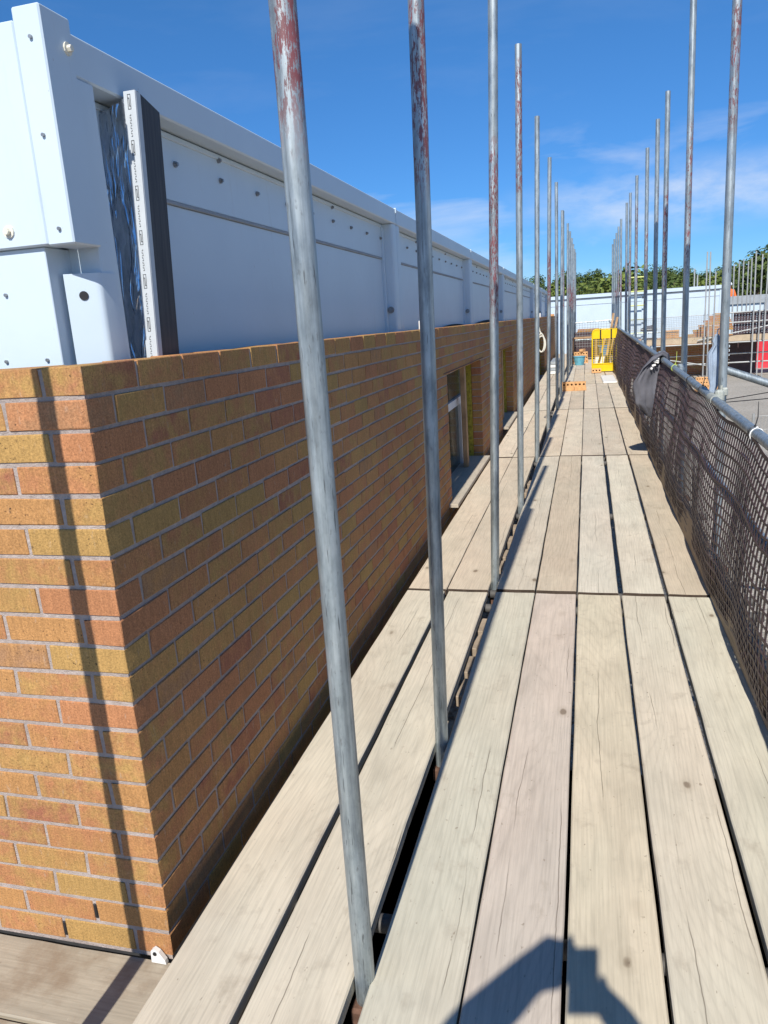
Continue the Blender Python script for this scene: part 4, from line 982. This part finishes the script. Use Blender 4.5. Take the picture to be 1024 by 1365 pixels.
for i in range(90): x = 4.75+8*i/89; b.box(x-.034,x+.034,.05,.056,.25,1.0)
for j in range(14): z = .27+.055*j; b.box(4.75,12.8,.046,.0495,z-.018,z+.018)
link('debris_net', b.mesh('debris_net', M_net), fp)
boxm('lower_shade_sheet', 4.85,5.72,1.30,1.31,-1.08,.06,M_net,fp); boxm('lower_shade_sheet', 5.6,14,5.0,5.01,-1.08,.10,M_net,fp)  # solid dark sheets added to paint the shade in the void below the platform
GF = 'poles of the far scaffold'
FP = [(3.42,2.50,'first pole left of the foremost right pole, short'),(3.52,2.3,'short twin beside it over the white building'),(3.78,3.0,'tall thin pole over the white building'),(3.90,2.99,'tall thin twin pole over the white building'),(4.06,2.36,'short pole near the building end'),(4.30,2.40,'short pole hidden partly by the foremost right pole'),
      (4.62,2.55,'first pole right of the foremost right pole'),(4.76,2.62,'second pole right of the foremost right pole'),(4.90,2.68,'third pole right of the foremost right pole'),(5.03,2.60,'fourth pole right of the foremost right pole'),(5.14,2.70,'fifth pole right of the foremost right pole'),(5.26,2.90,'tallest pole of the right hand cluster'),(5.44,2.79,'pole just left of the picture edge'),(5.60,2.74,'pole at the very edge of the picture')]
for i, (x, tp, lb) in enumerate(FP):
    b = MB(); y = 27.7 if i not in (0,1,6,7,8,9,10) else 31.5+i*.25
    s_ = y/27.7; xx = x*s_ ; b.tube([(0,0,-1.1),(0,0,1.5+(tp-1.5)*s_)], .022 if y < 28 else .024, 8)
    tag(link('far_pole', b.mesh('far_pole', M_far_pole), None, (xx, y, 0), (0, R(random.uniform(-.4,.4)), 0)), lb+' in the far scaffold', 'scaffold pole', GF)
G3 = 'brick stacks on the far platform'
def bstack(x, n, m, label):
    t = thing('brick_stack', label, 'brick stack', (x,28.55,.123)); me = FB
    for j in range(n):
        for i in range(m): link('brick', me, t, (-.11*(m-1)+.22*i,0,.034+.072*j), (0,0,R(rs.uniform(-2,2))))
bstack(1.32,3,1,'small orange brick stack on the far platform, leftmost'); bstack(2.86,6,2,'orange brick stack on the far platform left of the stepped wall')
t = thing('mortar_board', 'black mortar tub on the far platform between the poles', 'tub', (2.1,28.4,.123)); b = MB(); b.cbox(.5,.4,.20,.02); link('tub_body', b.mesh('tub_body', M_black), t); t.location.z = .225; b = MB(); b.cbox(.42,.32,.02,.005); link('mortar_fill', b.mesh('mortar_fill', M_mortar), t, (0,0,.1))
t = thing('grey_bundle', 'dark grey bundle lying on a bar of the far mesh guard', 'bundle', (2.05,28.2,.62)); o = link('bundle_body', draped([((-.26,0,0),(0,.06,0),(0,0,.04)),((-.1,0,.03),(0,.12,0),(0,0,.09)),((.12,0,.05),(0,.13,0),(0,0,.11)),((.28,0,0),(0,.06,0),(0,0,.05))],10).mesh('bundle_body', M_cloth, smooth=True), t); b = MB(); b.tube([(-.8,-.06,-.12),(.5,-.06,-.10)], .02, 8); link('bar', b.mesh('bar', M_galv), t)
# grey-white building farther right
gb = thing('grey_fascia_building', 'low grey topped building with white panels behind the right hand pole cluster', 'building', (0,36.5,0))
boxm('body', 5.55,16,.05,4,-1.0,1.50,M_white,gb); boxm('grey_fascia', 5.5,16,-.04,4.1,1.22,1.56,M_grey,gb)
for x in (6.05,6.6): boxm('panel_joint', x,x+.03,.03,.0495,-.9,1.21,M_seam,gb)
boxm('dark_wall_strip', 7.32,7.6,-.05,.04,-.9,1.45,M_seam,gb); boxm('end_post', 7.6,7.9,-.06,.045,-.9,1.60,M_grey,gb)  # dark strip stands proud of the white panels
# worker in orange on the scaffold behind that building
def person(name, label, loc, J, E, rad, mats, rz=0):
    t = thing(name, label, 'person', loc, (0,0,rz))
    me = D.meshes.new('body'); me.from_pydata(J, E, []); o = link('body', me, t)
    bm = bmesh.new(); bm.from_mesh(me); lay = bm.verts.layers.skin.verify(); bm.verts.ensure_lookup_table()
    for i, v in enumerate(bm.verts): v[lay].radius = (rad[i], rad[i]); v[lay].use_root = (i == 0)
    bm.to_mesh(me); bm.free()
    o.modifiers.new('skin','SKIN').use_smooth_shade = True; s_ = o.modifiers.new('sub','SUBSURF'); s_.levels = s_.render_levels = 2
    me.materials.append(mats); return t, o
J = [(0,0,.95),(0,0,1.15),(0,0,1.36),(0,0,1.47),(0,0,1.58),(0,0,1.68),(.19,0,1.40),(.27,-.03,1.14),(.30,-.18,.95),(-.19,0,1.40),(-.26,-.05,1.14),(-.27,-.22,.98),(.09,0,.90),(.11,.02,.50),(.11,.04,.08),(.11,-.10,.03),(-.09,0,.90),(-.11,-.04,.50),(-.11,.02,.08),(-.11,-.12,.03)]
E_ = [(0,1),(1,2),(2,3),(3,4),(4,5),(2,6),(6,7),(7,8),(2,9),(9,10),(10,11),(0,12),(12,13),(13,14),(14,15),(0,16),(16,17),(17,18),(18,19)]
RD_ = [.15,.14,.16,.06,.095,.09,.065,.05,.04,.065,.05,.04,.09,.065,.05,.04,.09,.065,.05,.04]
w_, o_ = person('person', 'distant worker in an orange hi-vis jacket beside the foremost right hand pole', (6.30,38.9,.42), J, E_, RD_, M_orange)
b = MB(); b.tube([(0,0,1.64),(0,0,1.70),(0,0,1.76),(0,0,1.785)], [.128,.125,.09,.03], 14); link('helmet', b.mesh('helmet', M_whitep, smooth=True), w_)
sp2 = MB(); sp2.cbox(1.2,1.0,.05,.004); sp2.tube([(-.5,-.4,-1.5),(-.5,-.4,0)], .024, 8); sp2.tube([(.5,-.4,-1.5),(.5,-.4,0)], .024, 8); sp2.tube([(-.5,.4,-1.5),(-.5,.4,0)], .024, 8); sp2.tube([(.5,.4,-1.5),(.5,.4,0)], .024, 8)
tag(link('work_platform', sp2.mesh('work_platform', M_lumber), None, (6.30,38.95,.395)), 'small raised platform under the distant orange worker', 'platform')
# red barriers on the ground
for k, (x, lb) in enumerate(((6.22,'red plastic barrier beneath the far platform at the right edge, left one'),(7.05,'red plastic barrier beneath the far platform at the right edge, right one'))):
    t = thing('red_barrier', lb, 'barrier', (x,31.4,-1.1), (0,0,R(-6)), 'red barriers at the right edge')
    b = MB(); prof = [(-.20,0),(.20,0),(.17,.16),(.09,.22),(.075,1.0),(-.075,1.0),(-.09,.22),(-.17,.16)]; n_ = len(prof)
    b.add([(-.36,y,z) for y,z in prof]+[(.36,y,z) for y,z in prof], [tuple(range(n_)), tuple(range(2*n_-1,n_-1,-1))]+[(i,n_+i,n_+(i+1)%n_,(i+1)%n_) for i in range(n_)])
    link('barrier_body', b.mesh('barrier_body', M_red), t)
# ladder
ld = thing('ladder', 'pale green-yellow ladder standing before the white building', 'ladder', (1.78,30.3,0))
b = MB(); b.tube([(-.27,0,.1),(-.27,0,2.45)], .022, 8); link('stile', b.mesh('stile', M_galv), ld); b = MB(); b.tube([(.30,0,.1),(.30,0,2.74)], .026, 8); link('stile', b.mesh('stile', M_limeyel), ld)
rm = MB().tube([(-.27,0,0),(.30,0,0)], .024, 8).mesh('rung', M_limeyel)
for k in range(5): link('rung', rm, ld, (0,0,.45+.50*k))
# brick heap on the ground and mesh panel beyond the net
hp = thing('ground_brick_heap', 'small heap of orange perforated bricks on the gravel behind the net', 'brick stack', (3.38,23.9,-1.1))
for j in range(4):
    for i in range(3-(j > 2)): link('brick', PB, hp, (-.22+.222*i+.03*(j%2),.02*j,.052+.105*j), (0,0,R(rs.uniform(-6,6))))
mp_ = thing('mesh_panel', 'grey wire mesh fence panel on the gravel to the right of the walkway', 'mesh panel', (4.3,13.2,-1.1))
b = MB()
for i in range(90): x = -1.7+4.2*i/89; b.tube([(x,0,.03),(x,0,.74)], .003, 4, False)
for z in (.03,.28,.52,.74): b.tube([(-1.7,.004,z),(2.5,.004,z)], .005, 5, False)
link('mesh_wire', b.mesh('mesh_wire', M_far_pole), mp_)
b = MB(); b.tube([(-1.72,0,0),(-1.72,0,.78)], .02, 8); b.tube([(2.52,0,0),(2.52,0,.78)], .02, 8); link('end_post', b.mesh('end_post', M_far_pole), mp_)

# ------------------------------------------------------------------ photographer (stands behind the lens, only the shadow is in view)
J = [(-.06,-.72,.95),(-.06,-.70,1.15),(-.06,-.66,1.36),(-.06,-.63,1.46),(-.06,-.585,1.56),(-.06,-.565,1.64),     # pelvis..head
     (.12,-.62,1.40),(.19,-.22,1.30),(.115,-.14,1.35),(.045,-.060,1.41),                                             # right arm: shoulder elbow forearm wrist
     (-.24,-.62,1.40),(-.295,-.18,1.38),(-.180,-.105,1.46),(-.098,-.040,1.530),                                         # left arm
     (.03,-.72,.90),(.05,-.70,.50),(.05,-.74,.09),(.06,-.60,.04),(-.15,-.72,.90),(-.17,-.70,.50),(-.18,-.74,.09),(-.19,-.60,.04)]
E_ = [(0,1),(1,2),(2,3),(3,4),(4,5),(2,6),(6,7),(7,8),(8,9),(2,10),(10,11),(11,12),(12,13),(0,14),(14,15),(15,16),(16,17),(0,18),(18,19),(19,20),(20,21)]
RD_ = [.15,.145,.16,.062,.080,.078,.075,.050,.046,.036,.075,.058,.054,.044,.09,.065,.05,.04,.09,.065,.05,.04]
def hand(J, E, RD, root, palm, tips, thumb):
    k = len(J); J.append(palm); E.append((root,k)); RD.append(.026)
    for tp in tips+[thumb]:
        m = [(palm[i]*.45+tp[i]*.55) for i in range(3)]; m[1] -= .012
        J.append(tuple(m)); J.append(tp); E += [(k,len(J)-2),(len(J)-2,len(J)-1)]; RD += [.0095,.008]
J.append((-.074,-.050,1.455)); E_.append((13,len(J)-1)); RD_.append(.046)
hand(J, E_, RD_, 13, (-.090,-.040,1.545), [(-.050,-.032,1.575),(-.044,-.033,1.553),(-.046,-.035,1.535),(-.052,-.038,1.517)], (-.066,-.042,1.500))
hand(J, E_, RD_, 9, (.030,-.050,1.435), [(.000,-.036,1.470),(-.004,-.036,1.452),(-.004,-.037,1.434),(.000,-.040,1.418)], (.018,-.048,1.490))
ph, po = person('person', 'photographer standing on the walkway holding a phone up at arm height', (0,0,0), J, E_, RD_, M_shirt)
hm = MB(); hm.tube([(-.06,-.60,1.56),(-.06,-.605,1.62),(-.06,-.595,1.69),(-.06,-.58,1.735),(-.06,-.58,1.75)], [.085,.098,.092,.055,.015], 18); link('hair', hm.mesh('hair', M_hair, smooth=True), ph)
phn = MB(); mt = cam.matrix_world.to_3x3().to_4x4(); phn.cbox(.072,.150,.008,.003, mat=mt); tag(link('phone', phn.mesh('phone', M_black), None, Vector((0,0,1.5)) + cam.matrix_world.to_3x3() @ Vector((-.030,-.050,.018))), 'black phone held up in front of the photographer', 'phone')
